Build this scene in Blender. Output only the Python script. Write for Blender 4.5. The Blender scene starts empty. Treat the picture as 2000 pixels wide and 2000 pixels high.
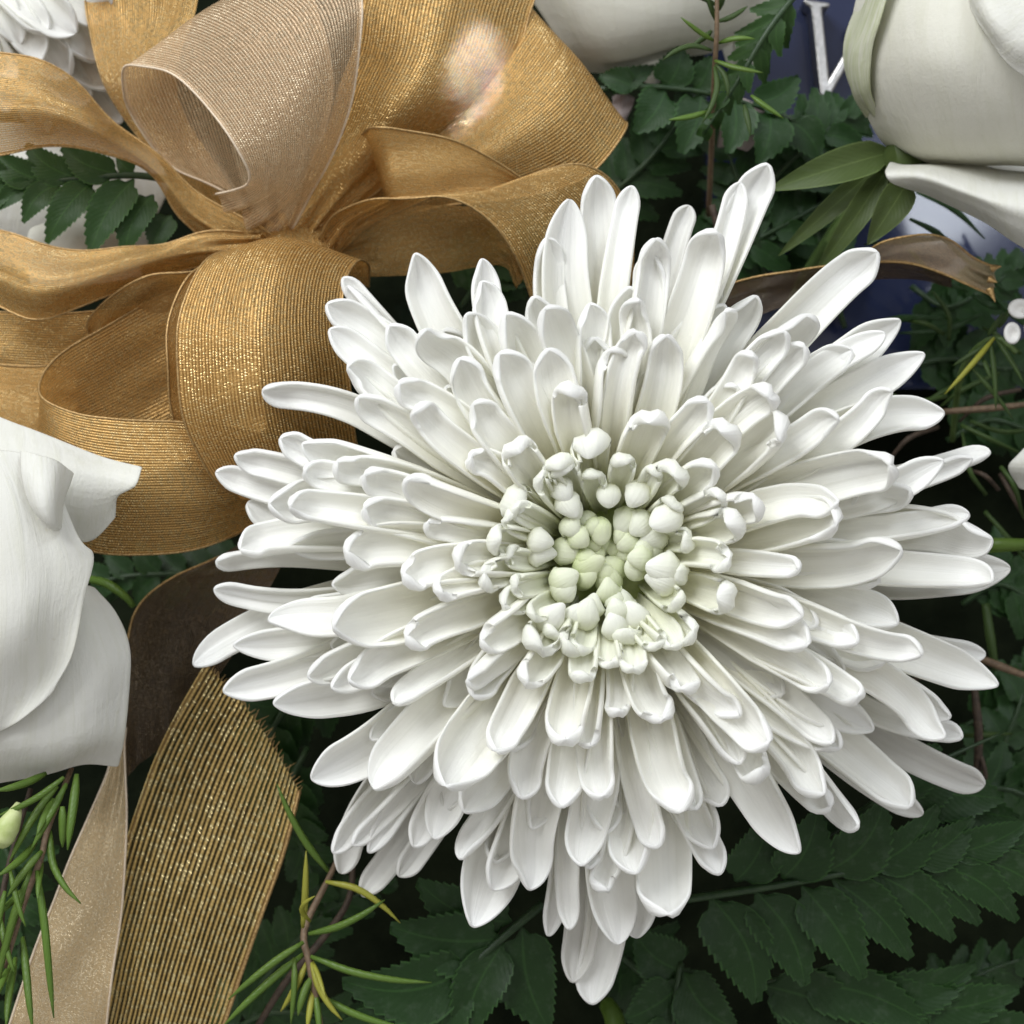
import bpy, math, random
import numpy as np
from mathutils import Vector

random.seed(7)
rng = np.random.default_rng(7)
sc = bpy.context.scene
COL = sc.collection
R = math.radians

# ------------------------------------------------------------------ camera
D = 0.26            # camera height above the mum's crown (z = 0), metres
HALF = 0.088        # half width of the picture at z = 0
cam_d = bpy.data.cameras.new('camera')
cam = bpy.data.objects.new('camera', cam_d)
COL.objects.link(cam)
cam.location = (0, 0, D)
cam.rotation_euler = (0, 0, 0)
cam_d.sensor_width = 36
cam_d.lens = 18 * D / HALF
cam_d.clip_start = 0.01
cam_d.clip_end = 20
cam_d.dof.use_dof = True
cam_d.dof.focus_distance = D + 0.006
cam_d.dof.aperture_fstop = 22.0
sc.camera = cam

# ------------------------------------------------------------------ light
world = bpy.data.worlds.new('World')
sc.world = world
world.use_nodes = True
bg = world.node_tree.nodes['Background']
bg.inputs[0].default_value = (1.0, 0.98, 0.965, 1)
bg.inputs[1].default_value = 0.43


def area(name, loc, target, size, power, color, size_y=None, spread=180):
    d = bpy.data.lights.new(name, 'AREA')
    d.shape = 'RECTANGLE'
    d.size = size
    d.size_y = size_y or size
    d.energy = power
    d.color = color
    d.spread = R(spread)
    o = bpy.data.objects.new(name, d)
    COL.objects.link(o)
    o.location = loc
    o.rotation_euler = (Vector(target) - Vector(loc)).to_track_quat('-Z', 'Y').to_euler()
    return o


area('window_light', (-0.55, 0.75, 0.62), (0, 0, 0), 0.55, 12.0, (0.95, 0.975, 1.0), 0.75)
area('side_window_light', (0.42, 0.78, 0.70), (0.02, 0, 0), 0.30, 2.6, (0.84, 0.91, 1.0), 0.42)

area('panel_reflection_light', (0.30, 0.225, 0.70), (0.0913, 0.0673, -0.095), 0.085, 0.40, (0.86, 0.92, 1.0), 0.12)  # small lamp added so its reflection shows on the navy panel
# narrow blue lamp added to throw a bright patch on the upper gold loop
area('loop_patch_light', (0.16, 0.46, 0.62), (-0.0062, 0.0905, -0.042), 0.007, 0.007, (0.34, 0.52, 1.0), 0.013, spread=0.6)

vs = sc.view_settings
vs.view_transform = 'Standard'
vs.look = 'None'
vs.gamma = 1
vs.exposure = 0.15
vs.use_curve_mapping = False
sc.render.engine = 'CYCLES'
cy = sc.cycles
cy.use_denoising = True
cy.use_adaptive_sampling = True
cy.adaptive_threshold = 0.03
cy.max_bounces = 14
cy.diffuse_bounces = 12
cy.glossy_bounces = 4
cy.transmission_bounces = 8
cy.transparent_max_bounces = 16
cy.caustics_reflective = False
cy.caustics_refractive = False
cy.sample_clamp_indirect = 4


# ------------------------------------------------------------------ helpers
def P(px, py, zc):
    """photo pixel (2000 px frame) at height zc in centimetres -> world point"""
    z = zc * 0.01
    k = HALF / 1000 * (D - z) / D
    return np.array([(px - 1000) * k, (1000 - py) * k, z])


def PX(w, zc):
    return w * HALF / 1000 * (D - zc * 0.01) / D


def mesh_obj(name, verts, faces, mat, parent=None, uv=None, smooth=True):
    me = bpy.data.meshes.new(name)
    me.from_pydata([tuple(map(float, v)) for v in verts], [], faces)
    if uv is not None:
        lay = me.uv_layers.new(name='UVMap')
        li = np.empty(len(me.loops), dtype=np.int32)
        me.loops.foreach_get('vertex_index', li)
        lay.data.foreach_set('uv', np.asarray(uv, dtype=np.float32)[li].ravel())
    if smooth:
        me.polygons.foreach_set('use_smooth', [True] * len(me.polygons))
    me.materials.append(mat)
    o = bpy.data.objects.new(name, me)
    COL.objects.link(o)
    if parent is not None:
        o.parent = parent
        o.matrix_parent_inverse = parent.matrix_world.inverted()
    return o


def thing(name, label, cat, loc=(0, 0, 0), group=None):
    o = bpy.data.objects.new(name, None)
    COL.objects.link(o)
    o.location = tuple(map(float, loc))
    o.empty_display_size = 0.01
    bpy.context.view_layer.update()
    tag(o, label, cat, group)
    return o


def tag(o, label, cat, group=None):
    o['label'] = label
    o['category'] = cat
    if group:
        o['group'] = group


def norm(v):
    n = np.linalg.norm(v)
    return v / n if n > 1e-12 else v


def catmull(pts, n):
    """Catmull-Rom through pts (k,3) -> (n,3), chord parametrised"""
    pts = np.asarray(pts, float)
    k = len(pts)
    if k == 2:
        t = np.linspace(0, 1, n)[:, None]
        return pts[0] * (1 - t) + pts[1] * t
    ext = np.vstack([2 * pts[0] - pts[1], pts, 2 * pts[-1] - pts[-2]])
    seg = np.linalg.norm(np.diff(pts.reshape(k, -1), axis=0), axis=1) ** 0.6 + 1e-9
    cum = np.concatenate([[0], np.cumsum(seg)])
    out = []
    for u in np.linspace(0, cum[-1], n):
        i = min(max(int(np.searchsorted(cum, u, 'right') - 1), 0), k - 2)
        t = (u - cum[i]) / seg[i]
        p0, p1, p2, p3 = ext[i], ext[i + 1], ext[i + 2], ext[i + 3]
        out.append(0.5 * (2 * p1 + (p2 - p0) * t + (2 * p0 - 5 * p1 + 4 * p2 - p3) * t * t
                          + (3 * p1 - p0 - 3 * p2 + p3) * t ** 3))
    return np.array(out)


def tube(name, pts, radii, mat, parent=None, sides=7, n=None, flat=1.0):
    pts = np.asarray(pts, float)
    n = n or max(6, 4 * len(pts))
    c = catmull(pts, n)
    rr = np.interp(np.linspace(0, 1, n), np.linspace(0, 1, len(radii)), radii)
    tan = np.gradient(c, axis=0)
    verts, faces, uv = [], [], []
    ref = np.array([0.13, 0.21, 1.0])
    for i in range(n):
        t = norm(tan[i])
        a = norm(np.cross(t, ref))
        b = np.cross(a, t)
        for j in range(sides):
            an = 2 * math.pi * j / sides
            verts.append(c[i] + rr[i] * (math.cos(an) * a + flat * math.sin(an) * b))
            uv.append((i / (n - 1), j / sides))
    for i in range(n - 1):
        for j in range(sides):
            k = (j + 1) % sides
            faces.append((i * sides + j, i * sides + k, (i + 1) * sides + k, (i + 1) * sides + j))
    faces.append(tuple(range(sides))[::-1])
    faces.append(tuple((n - 1) * sides + j for j in range(sides)))
    return mesh_obj(name, verts, faces, mat, parent, uv)


# ------------------------------------------------------------------ materials
class N:
    """tiny node helper"""

    def __init__(self, name):
        self.m = bpy.data.materials.new(name)
        self.m.use_nodes = True
        self.t = self.m.node_tree
        self.t.nodes.clear()
        self.out = self.t.nodes.new('ShaderNodeOutputMaterial')

    def n(self, kind, **kw):
        nd = self.t.nodes.new('ShaderNode' + kind)
        for k, v in kw.items():
            if k == 'inp':
                for a, b in v.items():
                    if isinstance(b, bpy.types.NodeSocket):
                        self.t.links.new(b, nd.inputs[a])
                    else:
                        nd.inputs[a].default_value = b
            else:
                setattr(nd, k, v)
        return nd

    def math(self, op, a, b=0.0, c=None, clamp=False):
        inp = {0: a, 1: b}
        if c is not None:
            inp[2] = c
        return self.n('Math', operation=op, use_clamp=clamp, inp=inp).outputs[0]

    def ramp(self, fac, stops, interp='LINEAR'):
        nd = self.n('ValToRGB', inp={0: fac})
        cr = nd.color_ramp
        cr.interpolation = interp
        while len(cr.elements) < len(stops):
            cr.elements.new(0.5)
        for e, (p, c) in zip(cr.elements, stops):
            e.position = p
            e.color = c if len(c) == 4 else (*c, 1)
        return nd.outputs[0]

    def mix(self, fac, a, b, blend='MIX'):
        nd = self.n('Mix', data_type='RGBA', blend_type=blend)
        for idx, v in ((0, fac), (6, a), (7, b)):
            if isinstance(v, bpy.types.NodeSocket):
                self.t.links.new(v, nd.inputs[idx])
            else:
                nd.inputs[idx].default_value = v if idx == 0 or len(v) == 4 else (*v, 1)
        return nd.outputs[2]

    def noise(self, vec, scale, detail=3.0, rough=0.55, dist=0.0):
        return self.n('TexNoise', inp={'Vector': vec, 'Scale': scale, 'Detail': detail,
                                       'Roughness': rough, 'Distortion': dist}).outputs[0]

    def bump(self, h, strength, dist=0.001, normal=None):
        inp = {'Height': h, 'Strength': strength, 'Distance': dist}
        if normal is not None:
            inp['Normal'] = normal
        return self.n('Bump', inp=inp).outputs[0]

    def done(self, shader):
        self.t.links.new(shader, self.out.inputs[0])
        return self.m


def petal_material():
    k = N('chrysanthemum_petal')
    uv = k.n('UVMap').outputs[0]
    sep = k.n('SeparateXYZ', inp={0: uv})
    u, v = sep.outputs[0], sep.outputs[1]
    info = k.n('ObjectInfo')
    tint = k.n('SeparateColor', inp={0: info.outputs['Color']})
    along = k.ramp(u, [(0.0, (0.91, 0.895, 0.66)), (0.38, (0.935, 0.92, 0.79)), (0.72, (0.935, 0.93, 0.87)), (1.0, (0.94, 0.94, 0.925))])
    inner = k.ramp(u, [(0.0, (0.40, 0.50, 0.14)), (0.60, (0.62, 0.70, 0.33)), (1.0, (0.82, 0.85, 0.60))])
    col = k.mix(tint.outputs[0], along, inner)
    dulled = k.mix(tint.outputs[1], col, (0.72, 0.71, 0.66))  # duller grey mixed in, most on low-set petals
    # lengthwise veins
    mp = k.n('Mapping', inp={'Vector': uv, 'Scale': (2.2, 20.0, 1.0)})
    add = k.n('VectorMath', operation='ADD', inp={0: mp.outputs[0]})
    k.t.links.new(info.outputs['Location'], add.inputs[1])
    rnd = k.math('MULTIPLY', info.outputs['Random'], 37.0)
    comb = k.n('CombineXYZ', inp={0: rnd, 1: rnd, 2: rnd})
    k.t.links.new(comb.outputs[0], add.inputs[1])
    vein = k.noise(add.outputs[0], 1.0, 3.0, 0.6)
    tc = k.n('TexCoord').outputs['Object']
    blotch = k.noise(tc, 160.0, 3.0, 0.5)
    col2 = k.mix(k.math('MULTIPLY', k.math('SUBTRACT', vein, 0.45, clamp=True), 0.45), dulled, (0.70, 0.71, 0.62))
    col3 = k.mix(k.math('MULTIPLY', k.math('SUBTRACT', blotch, 0.5, clamp=True), 0.35), col2, (0.80, 0.79, 0.66))
    fine = k.noise(tc, 2600.0, 2.0)
    h = k.math('ADD', k.math('MULTIPLY', vein, 1.0), k.math('MULTIPLY', fine, 0.12))
    nrm = k.bump(h, 0.35, 0.0004)
    pb = k.n('BsdfPrincipled', inp={'Base Color': col3, 'Roughness': 0.48, 'Specular IOR Level': 0.30, 'Normal': nrm})
    tr = k.n('BsdfTranslucent', inp={0: col3, 'Normal': nrm})
    mx = k.n('MixShader', inp={0: 0.26, 1: pb.outputs[0], 2: tr.outputs[0]})
    return k.done(mx.outputs[0])


def rose_material():
    k = N('rose_petal')
    uv = k.n('UVMap').outputs[0]
    sep = k.n('SeparateXYZ', inp={0: uv})
    tc = k.n('TexCoord').outputs['Object']
    info = k.n('ObjectInfo')
    tint = k.n('SeparateColor', inp={0: info.outputs['Color']})
    big = k.noise(tc, 55.0, 3.0, 0.5, 0.4)
    base = k.mix(big, (0.73, 0.725, 0.65), (0.80, 0.795, 0.755))
    mp = k.n('Mapping', inp={'Vector': uv, 'Scale': (1.4, 9.0, 1.0)})
    streak = k.noise(mp.outputs[0], 2.2, 4.0, 0.6, 0.6)
    gfac = k.math('MULTIPLY', tint.outputs[0], k.ramp(streak, [(0.38, (0.25, 0.25, 0.25)), (0.66, (1, 1, 1))]))
    col = k.mix(gfac, base, (0.42, 0.50, 0.20))
    col = k.mix(k.math('MULTIPLY', tint.outputs[1], 1.0), col, (0.72, 0.70, 0.58))
    col = k.mix(k.math('MULTIPLY', k.math('SUBTRACT', streak, 0.46, clamp=True), 1.3), col, (0.62, 0.62, 0.48))
    spots = k.noise(tc, 420.0, 2.0, 0.5)
    col = k.mix(k.ramp(spots, [(0.70, (0, 0, 0)), (0.80, (0.35, 0.35, 0.35))]), col, (0.62, 0.58, 0.44))
    wr = k.n('TexWave', wave_type='BANDS', bands_direction='X', inp={'Vector': uv, 'Scale': 3.0, 'Distortion': 9.0, 'Detail': 3.0, 'Detail Scale': 1.6})
    h = k.math('ADD', k.math('MULTIPLY', wr.outputs[1], 0.08), k.math('ADD', k.math('MULTIPLY', k.noise(tc, 1500.0, 3.0), 0.25), k.math('MULTIPLY', streak, 0.8)))
    nrm = k.bump(h, 0.42, 0.0006)
    pb = k.n('BsdfPrincipled', inp={'Base Color': col, 'Roughness': 0.55, 'Specular IOR Level': 0.25, 'Normal': nrm})
    tr = k.n('BsdfTranslucent', inp={0: col, 'Normal': nrm})
    mx = k.n('MixShader', inp={0: 0.22, 1: pb.outputs[0], 2: tr.outputs[0]})
    return k.done(mx.outputs[0])


def ribbon_material(name, base, dark, glint, cover, threads=44, metal=0.55, weft_amt=0.45, glow=(0.80, 0.38, 0.08), tr_amt=0.24):
    """sheer metallic woven ribbon; UV u runs along the ribbon (1 = one width), v across"""
    k = N(name)
    uv = k.n('UVMap').outputs[0]
    sep = k.n('SeparateXYZ', inp={0: uv})
    u, v = sep.outputs[0], sep.outputs[1]
    warpn = k.noise(k.n('Mapping', inp={'Vector': uv, 'Scale': (1.2, 14.0, 1)}).outputs[0], 3.0, 2.0)
    vv = k.math('ADD', k.math('MULTIPLY', v, float(threads)), k.math('MULTIPLY', warpn, 0.5))
    warp = k.math('ADD', k.math('MULTIPLY', k.math('SINE', k.math('MULTIPLY', vv, 2 * math.pi)), 0.5), 0.5)
    # weft beads alternate from one warp thread to the next
    par = k.math('MULTIPLY', k.math('FLOOR', vv), 0.5)
    uu = k.math('ADD', k.math('MULTIPLY', u, threads * 1.15), par)
    weft = k.math('ADD', k.math('MULTIPLY', k.math('SINE', k.math('MULTIPLY', uu, 2 * math.pi)), 0.5), 0.5)
    weave = k.math('MULTIPLY', warp, k.math('ADD', k.math('MULTIPLY', weft, weft_amt), 1 - weft_amt))
    stripn = k.noise(k.n('Mapping', inp={'Vector': uv, 'Scale': (0.35, 30.0, 1)}).outputs[0], 1.0, 1.0)
    cell = k.n('TexWhiteNoise', noise_dimensions='2D')
    cv = k.n('CombineXYZ', inp={0: k.math('FLOOR', uu), 1: k.math('FLOOR', vv), 2: 0.0})
    k.t.links.new(cv.outputs[0], cell.inputs['Vector'])
    spark = cell.outputs[0]
    col = k.mix(weave, dark, base)
    col = k.mix(k.math('MULTIPLY', k.math('GREATER_THAN', spark, 0.66), k.math('MULTIPLY', weave, 0.75)), col, glint)  # glints painted in: random weave cells take a lighter colour
    col = k.mix(k.math('MULTIPLY', stripn, 0.35), col, dark)
    tilt = k.math('MULTIPLY', k.math('SUBTRACT', spark, 0.5), weft)
    h = k.math('ADD', weave, k.math('MULTIPLY', tilt, 1.7))
    nrm = k.bump(h, 0.45, 0.00035)
    edge = k.math('GREATER_THAN', k.math('ABSOLUTE', k.math('SUBTRACT', v, 0.5)), 0.475)
    gloss = k.n('BsdfPrincipled', inp={'Base Color': col, 'Roughness': k.math('SUBTRACT', 0.46, k.math('MULTIPLY', spark, 0.28)), 'Metallic': metal, 'Normal': nrm,
                                       'Specular IOR Level': 0.5})
    tr = k.n('BsdfTranslucent', inp={0: (*glow, 1)})
    body = k.n('MixShader', inp={0: tr_amt, 1: gloss.outputs[0], 2: tr.outputs[0]})
    tp = k.n('BsdfTransparent', inp={0: (1.0, 0.93, 0.80, 1)})
    a = k.math('ADD', k.math('MULTIPLY', weave, 0.75), cover, clamp=True)
    a = k.math('MAXIMUM', a, k.math('MULTIPLY', edge, 0.95))
    sh = k.n('MixShader', inp={0: a, 1: tp.outputs[0], 2: body.outputs[0]})
    return k.done(sh.outputs[0])


def leaf_material(name, c1, c2, dust=(0.16, 0.20, 0.15), rough=0.48, dustiness=0.20, trans=0.12):
    k = N(name)
    uv = k.n('UVMap').outputs[0]
    sep = k.n('SeparateXYZ', inp={0: uv})
    tc = k.n('TexCoord').outputs['Object']
    info = k.n('ObjectInfo')
    rnd = info.outputs['Random']
    geo = k.n('NewGeometry').outputs['Position']
    nz = k.noise(geo, 130.0, 4.0, 0.6)
    col = k.mix(nz, c1, c2)
    col = k.mix(k.math('MULTIPLY', rnd, 0.45), col, tuple(x * 1.7 for x in c1))
    # side veins slanting from the midrib
    av = k.math('ABSOLUTE', k.math('SUBTRACT', sep.outputs[1], 0.5))
    vs_ = k.math('SINE', k.math('MULTIPLY', k.math('SUBTRACT', sep.outputs[0], k.math('MULTIPLY', av, 0.55)), 85.0))
    mid = k.math('LESS_THAN', av, 0.022)
    du = k.ramp(k.noise(geo, 420.0, 4.0, 0.7), [(0.52, (0, 0, 0)), (0.78, (1, 1, 1))])
    col = k.mix(k.math('MULTIPLY', du, dustiness), col, dust)
    col = k.mix(k.math('MULTIPLY', mid, 0.35), col, tuple(min(1, x * 2.2) for x in c2))
    rim = k.math('MULTIPLY', k.math('GREATER_THAN', av, 0.465), 0.30)
    col = k.mix(rim, col, tuple(min(1, x * 3.0) for x in c2))
    h = k.math('ADD', k.math('MULTIPLY', vs_, 0.07), k.math('MULTIPLY', nz, 1.2))
    nrm = k.bump(h, 0.35, 0.0004)
    pb = k.n('BsdfPrincipled', inp={'Base Color': col, 'Roughness': rough, 'Specular IOR Level': 0.28, 'Normal': nrm})
    tr = k.n('BsdfTranslucent', inp={0: tuple(min(1, x * 1.6) for x in c2) + (1,)})
    sh = k.n('MixShader', inp={0: trans, 1: pb.outputs[0], 2: tr.outputs[0]})
    return k.done(sh.outputs[0])


def plain(name, c1, c2, scale=300.0, rough=0.6, metal=0.0, bump=0.3, dist=0.0004, spec=0.4):
    k = N(name)
    tc = k.n('NewGeometry').outputs['Position']
    nz = k.noise(tc, scale, 4.0, 0.6)
    nrm = k.bump(nz, bump, dist)
    pb = k.n('BsdfPrincipled', inp={'Base Color': k.mix(k.ramp(nz, [(0.3, (0, 0, 0)), (0.7, (1, 1, 1))]), c1, c2), 'Roughness': rough,
                                    'Metallic': metal, 'Normal': nrm, 'Specular IOR Level': spec})
    return k.done(pb.outputs[0])


M_PETAL = petal_material()
M_ROSE = rose_material()
M_GOLD = ribbon_material('gold_ribbon', (0.92, 0.61, 0.23), (0.46, 0.25, 0.07), (1.0, 0.80, 0.40), 0.50, threads=50, metal=0.5)
M_SHEER = ribbon_material('sheer_ribbon', (0.78, 0.60, 0.40), (0.55, 0.38, 0.22), (0.95, 0.84, 0.60), 0.36, threads=60, metal=0.3, glow=(0.82, 0.58, 0.34))
M_TAIL = ribbon_material('gold_tail_ribbon', (1.0, 0.70, 0.25), (0.13, 0.07, 0.015), (1.0, 0.84, 0.42), 0.16, threads=30, metal=0.4, weft_amt=.15, tr_amt=.10)
M_SATIN = ribbon_material('satin_tail_ribbon', (0.86, 0.68, 0.42), (0.60, 0.43, 0.22), (1.0, 0.90, 0.66), 0.62, threads=64, metal=0.4, glow=(0.8, 0.55, 0.28), tr_amt=.15)
M_SHADED = ribbon_material('shaded_ribbon', (0.11, 0.068, 0.032), (0.04, 0.025, 0.012), (0.24, 0.16, 0.08), 0.60, threads=60, metal=0.2, glow=(.12, .07, .03))  # gold ribbon in shadow: the shade is put into the dark colour
M_EDGE = plain('selvage_thread', (0.22, 0.12, 0.04), (0.62, 0.42, 0.18), 2500.0, 0.4, 0.5)
M_EDGE_PALE = plain('pale_selvage_thread', (0.60, 0.47, 0.34), (0.80, 0.68, 0.52), 2500.0, 0.45, 0.2)
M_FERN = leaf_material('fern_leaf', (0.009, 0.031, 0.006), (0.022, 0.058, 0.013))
M_FERN_LIT = leaf_material('fern_leaf_lit', (0.014, 0.042, 0.007), (0.030, 0.072, 0.014))  # brighter copy of the fern leaf, its lit look put into the colour
M_SEPAL = leaf_material('rose_sepal', (0.055, 0.085, 0.022), (0.10, 0.135, 0.045), dustiness=0.2, trans=0.2)
M_NEEDLE = leaf_material('waxflower_needle', (0.060, 0.115, 0.016), (0.115, 0.180, 0.032), dust=(0.22, 0.30, 0.08), dustiness=0.2, rough=0.4)
M_NEEDLE_Y = leaf_material('waxflower_needle_yellow', (0.22, 0.23, 0.03), (0.32, 0.30, 0.05), dust=(0.3, 0.3, 0.1), dustiness=0.2, rough=0.4)
M_NEEDLE_D = leaf_material('needle_dark', (0.030, 0.055, 0.012), (0.05, 0.085, 0.022), dustiness=0.15)
M_STEM = plain('woody_stem', (0.030, 0.020, 0.013), (0.075, 0.05, 0.032), 900.0, 0.7)
M_STEM_L = plain('pale_woody_stem', (0.10, 0.065, 0.038), (0.20, 0.135, 0.08), 900.0, 0.6)
M_GREENSTEM = plain('green_stem', (0.05, 0.09, 0.02), (0.10, 0.15, 0.045), 500.0, 0.5)
M_RACHIS = plain('fern_stalk', (0.012, 0.035, 0.010), (0.03, 0.06, 0.02), 700.0, 0.45)
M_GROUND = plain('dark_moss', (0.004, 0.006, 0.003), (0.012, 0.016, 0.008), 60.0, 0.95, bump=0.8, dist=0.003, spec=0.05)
M_PANEL = plain('navy_lacquer', (0.020, 0.027, 0.066), (0.024, 0.032, 0.075), 20.0, 0.10, bump=0.02, spec=0.5)
M_METAL = plain('brushed_steel', (0.34, 0.33, 0.32), (0.52, 0.51, 0.49), 1200.0, 0.28, 1.0, bump=0.15)
M_GREENCUP = plain('waxflower_cup', (0.36, 0.44, 0.14), (0.55, 0.60, 0.30), 300.0, 0.45)
M_WHITE_WAX = plain('waxflower_petal', (0.72, 0.71, 0.68), (0.80, 0.79, 0.76), 400.0, 0.45)
M_WALL = plain('pale_stone', (0.30, 0.25, 0.24), (0.38, 0.32, 0.31), 80.0, 0.7)

# ------------------------------------------------------------------ the setting
g = 0.9
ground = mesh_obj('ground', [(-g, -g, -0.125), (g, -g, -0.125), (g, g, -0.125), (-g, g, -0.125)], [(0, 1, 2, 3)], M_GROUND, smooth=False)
ground['kind'] = 'structure'


# ------------------------------------------------------------------ petals
TS = np.concatenate([np.linspace(0, 0.70, 8)[:-1], 0.70 + 0.30 * np.sin(np.linspace(0, 1, 17) * math.pi / 2)])
SS = np.array([-1, -.88, -.7, -.48, -.24, 0, .24, .48, .7, .88, 1])


def petal(name, parent, B, C, T, w, curl=0.9, hood=0.9, phi=(1.3, 0.8, 0.85), roll=0.0, twist=0.0, tint=0.0, dull=0.0,
          point=0.5, thick=0.0007, ridge=0.05, side=None, base_w=0.38, C2=None, sway=0.0):
    n = len(TS)
    t = TS[:, None]
    if C2 is None:
        c = (1 - t) ** 2 * B + 2 * t * (1 - t) * C + t * t * T
    else:
        c = (1 - t) ** 3 * B + 3 * t * (1 - t) ** 2 * C + 3 * t * t * (1 - t) * C2 + t ** 3 * T
    rad = T - B
    rad = norm(np.array([rad[0], rad[1], 0.0])) if side is None else side
    sd = np.array([-rad[1], rad[0], 0.0])
    Lc = np.linalg.norm(np.diff(c, axis=0), axis=1).sum()
    hood = min(.45, hood * w / Lc)
    endl = min(.45, (.42 + .85 * point) * w / Lc)
    # hood: bend the last stretch up towards the inner face
    seg = np.diff(c, axis=0)
    t0 = 1 - hood
    new = [c[0]]
    for i in range(n - 1):
        tm = (TS[i] + TS[i + 1]) / 2
        d = seg[i]
        L = np.linalg.norm(d)
        tn = d / L
        up = norm(np.cross(tn, sd))
        if up[2] < 0 and abs(tn[2]) < 0.9:
            up = -up
        a = curl * max(0.0, (tm - t0) / hood) ** 1.2 if tm > t0 else 0.0
        b_ = sway * max(0.0, (tm - .55) / .45) ** 1.5
        new.append(new[-1] + L * (math.cos(a) * (math.cos(b_) * tn + math.sin(b_) * sd) + math.sin(a) * up))
    c = np.array(new)
    if side is None:
        ext = (c - B) @ rad
        want = (T - B) @ rad
        c = c + np.outer(ext * (want / max(ext.max(), 1e-6) - 1), rad)
    if side is None:
        c = c - np.outer(TS ** 1.5 * ((c[-1] - T) @ sd), sd)
    tan = np.gradient(c, axis=0)
    verts, uv = [], []
    ring = None
    wb = [random.uniform(0, 6.28) for _ in range(4)]
    ed = random.uniform(.02, .07)
    for i in range(n):
        ti = TS[i]
        tn = norm(tan[i])
        s0 = norm(sd - tn * (sd @ tn))
        u0 = np.cross(tn, s0)
        if i == 0:
            sgn = 1.0 if (u0 @ (np.array([0, 0, 1.0]) - 0.6 * rad)) > 0 else -1.0
        u0 = u0 * sgn
        ra = roll * min(1, ti * 1.5) + twist * ti
        sv = math.cos(ra) * s0 + math.sin(ra) * u0
        uvv = -math.sin(ra) * s0 + math.cos(ra) * u0
        f = base_w + (1 - base_w) * (math.sin(min(ti / 0.70, 1) * math.pi / 2) ** 1.25)
        if ti > .6:
            f *= 1 - (.16 + .16 * point) * ((ti - .6) / .4) ** 1.3
        if ti > 1 - endl:
            q = (ti - 1 + endl) / endl
            f *= max(0.0, 1 - q ** (2.3 - .3 * point)) ** (0.5 + 0.22 * point) * 0.95 + 0.05
        hw = w * 0.5 * f
        ph = np.interp(ti, [0, 0.6, 1.0], phi)
        th = thick * (0.8 + 0.5 * ti) * min(1.0, 0.35 + 3.0 * f * 0.3)
        top, bot = [], []
        for s in SS:
            wob = 1 + ed * (math.sin(ti * 9 + wb[0]) + .6 * math.sin(ti * 21 + wb[1])) * (1 if s > 0 else -.6) * abs(s) * min(1, ti * 2)
            x = wob * hw * math.sin(ph * s) / (math.sin(ph) if ph < 1.57 else 1.0)
            z = hw * (1 - math.cos(ph * s)) / max(math.sin(min(ph, 1.57)), 0.75)
            z += ed * hw * 1.3 * math.sin(ti * 11 + wb[2] + (2.5 if s > 0 else 0)) * s * s
            z += ridge * hw * math.cos(2.6 * math.pi * s + .5 * wb[3] / 6.28) * (1 - s * s) * min(1, 2 * ti)
            nx, nz = -math.sin(ph * s), math.cos(ph * s)
            e = (1 - s ** 4) ** 0.5 if abs(s) < 1 else 0.0
            top.append((x + nx * th * e * 0.5, z + nz * th * e * 0.5))
            bot.append((x - nx * th * e * 0.9, z - nz * th * e * 0.9))
        prof = top + bot[-2:0:-1]
        ring = len(prof)
        svals = list(SS) + list(SS[-2:0:-1])
        for (x, z), s in zip(prof, svals):
            verts.append(c[i] + sv * x + uvv * z)
            uv.append((ti, 0.5 + 0.5 * s))
    faces = []
    for i in range(n - 1):
        for j in range(ring):
            k = (j + 1) % ring
            faces.append((i * ring + j, i * ring + k, (i + 1) * ring + k, (i + 1) * ring + j))
    faces.append(tuple(range(ring))[::-1])
    faces.append(tuple((n - 1) * ring + j for j in range(ring)))
    o = mesh_obj(name, verts, faces, M_PETAL, parent, uv)
    o.color = (tint, dull, 0, 1)
    return o


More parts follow.
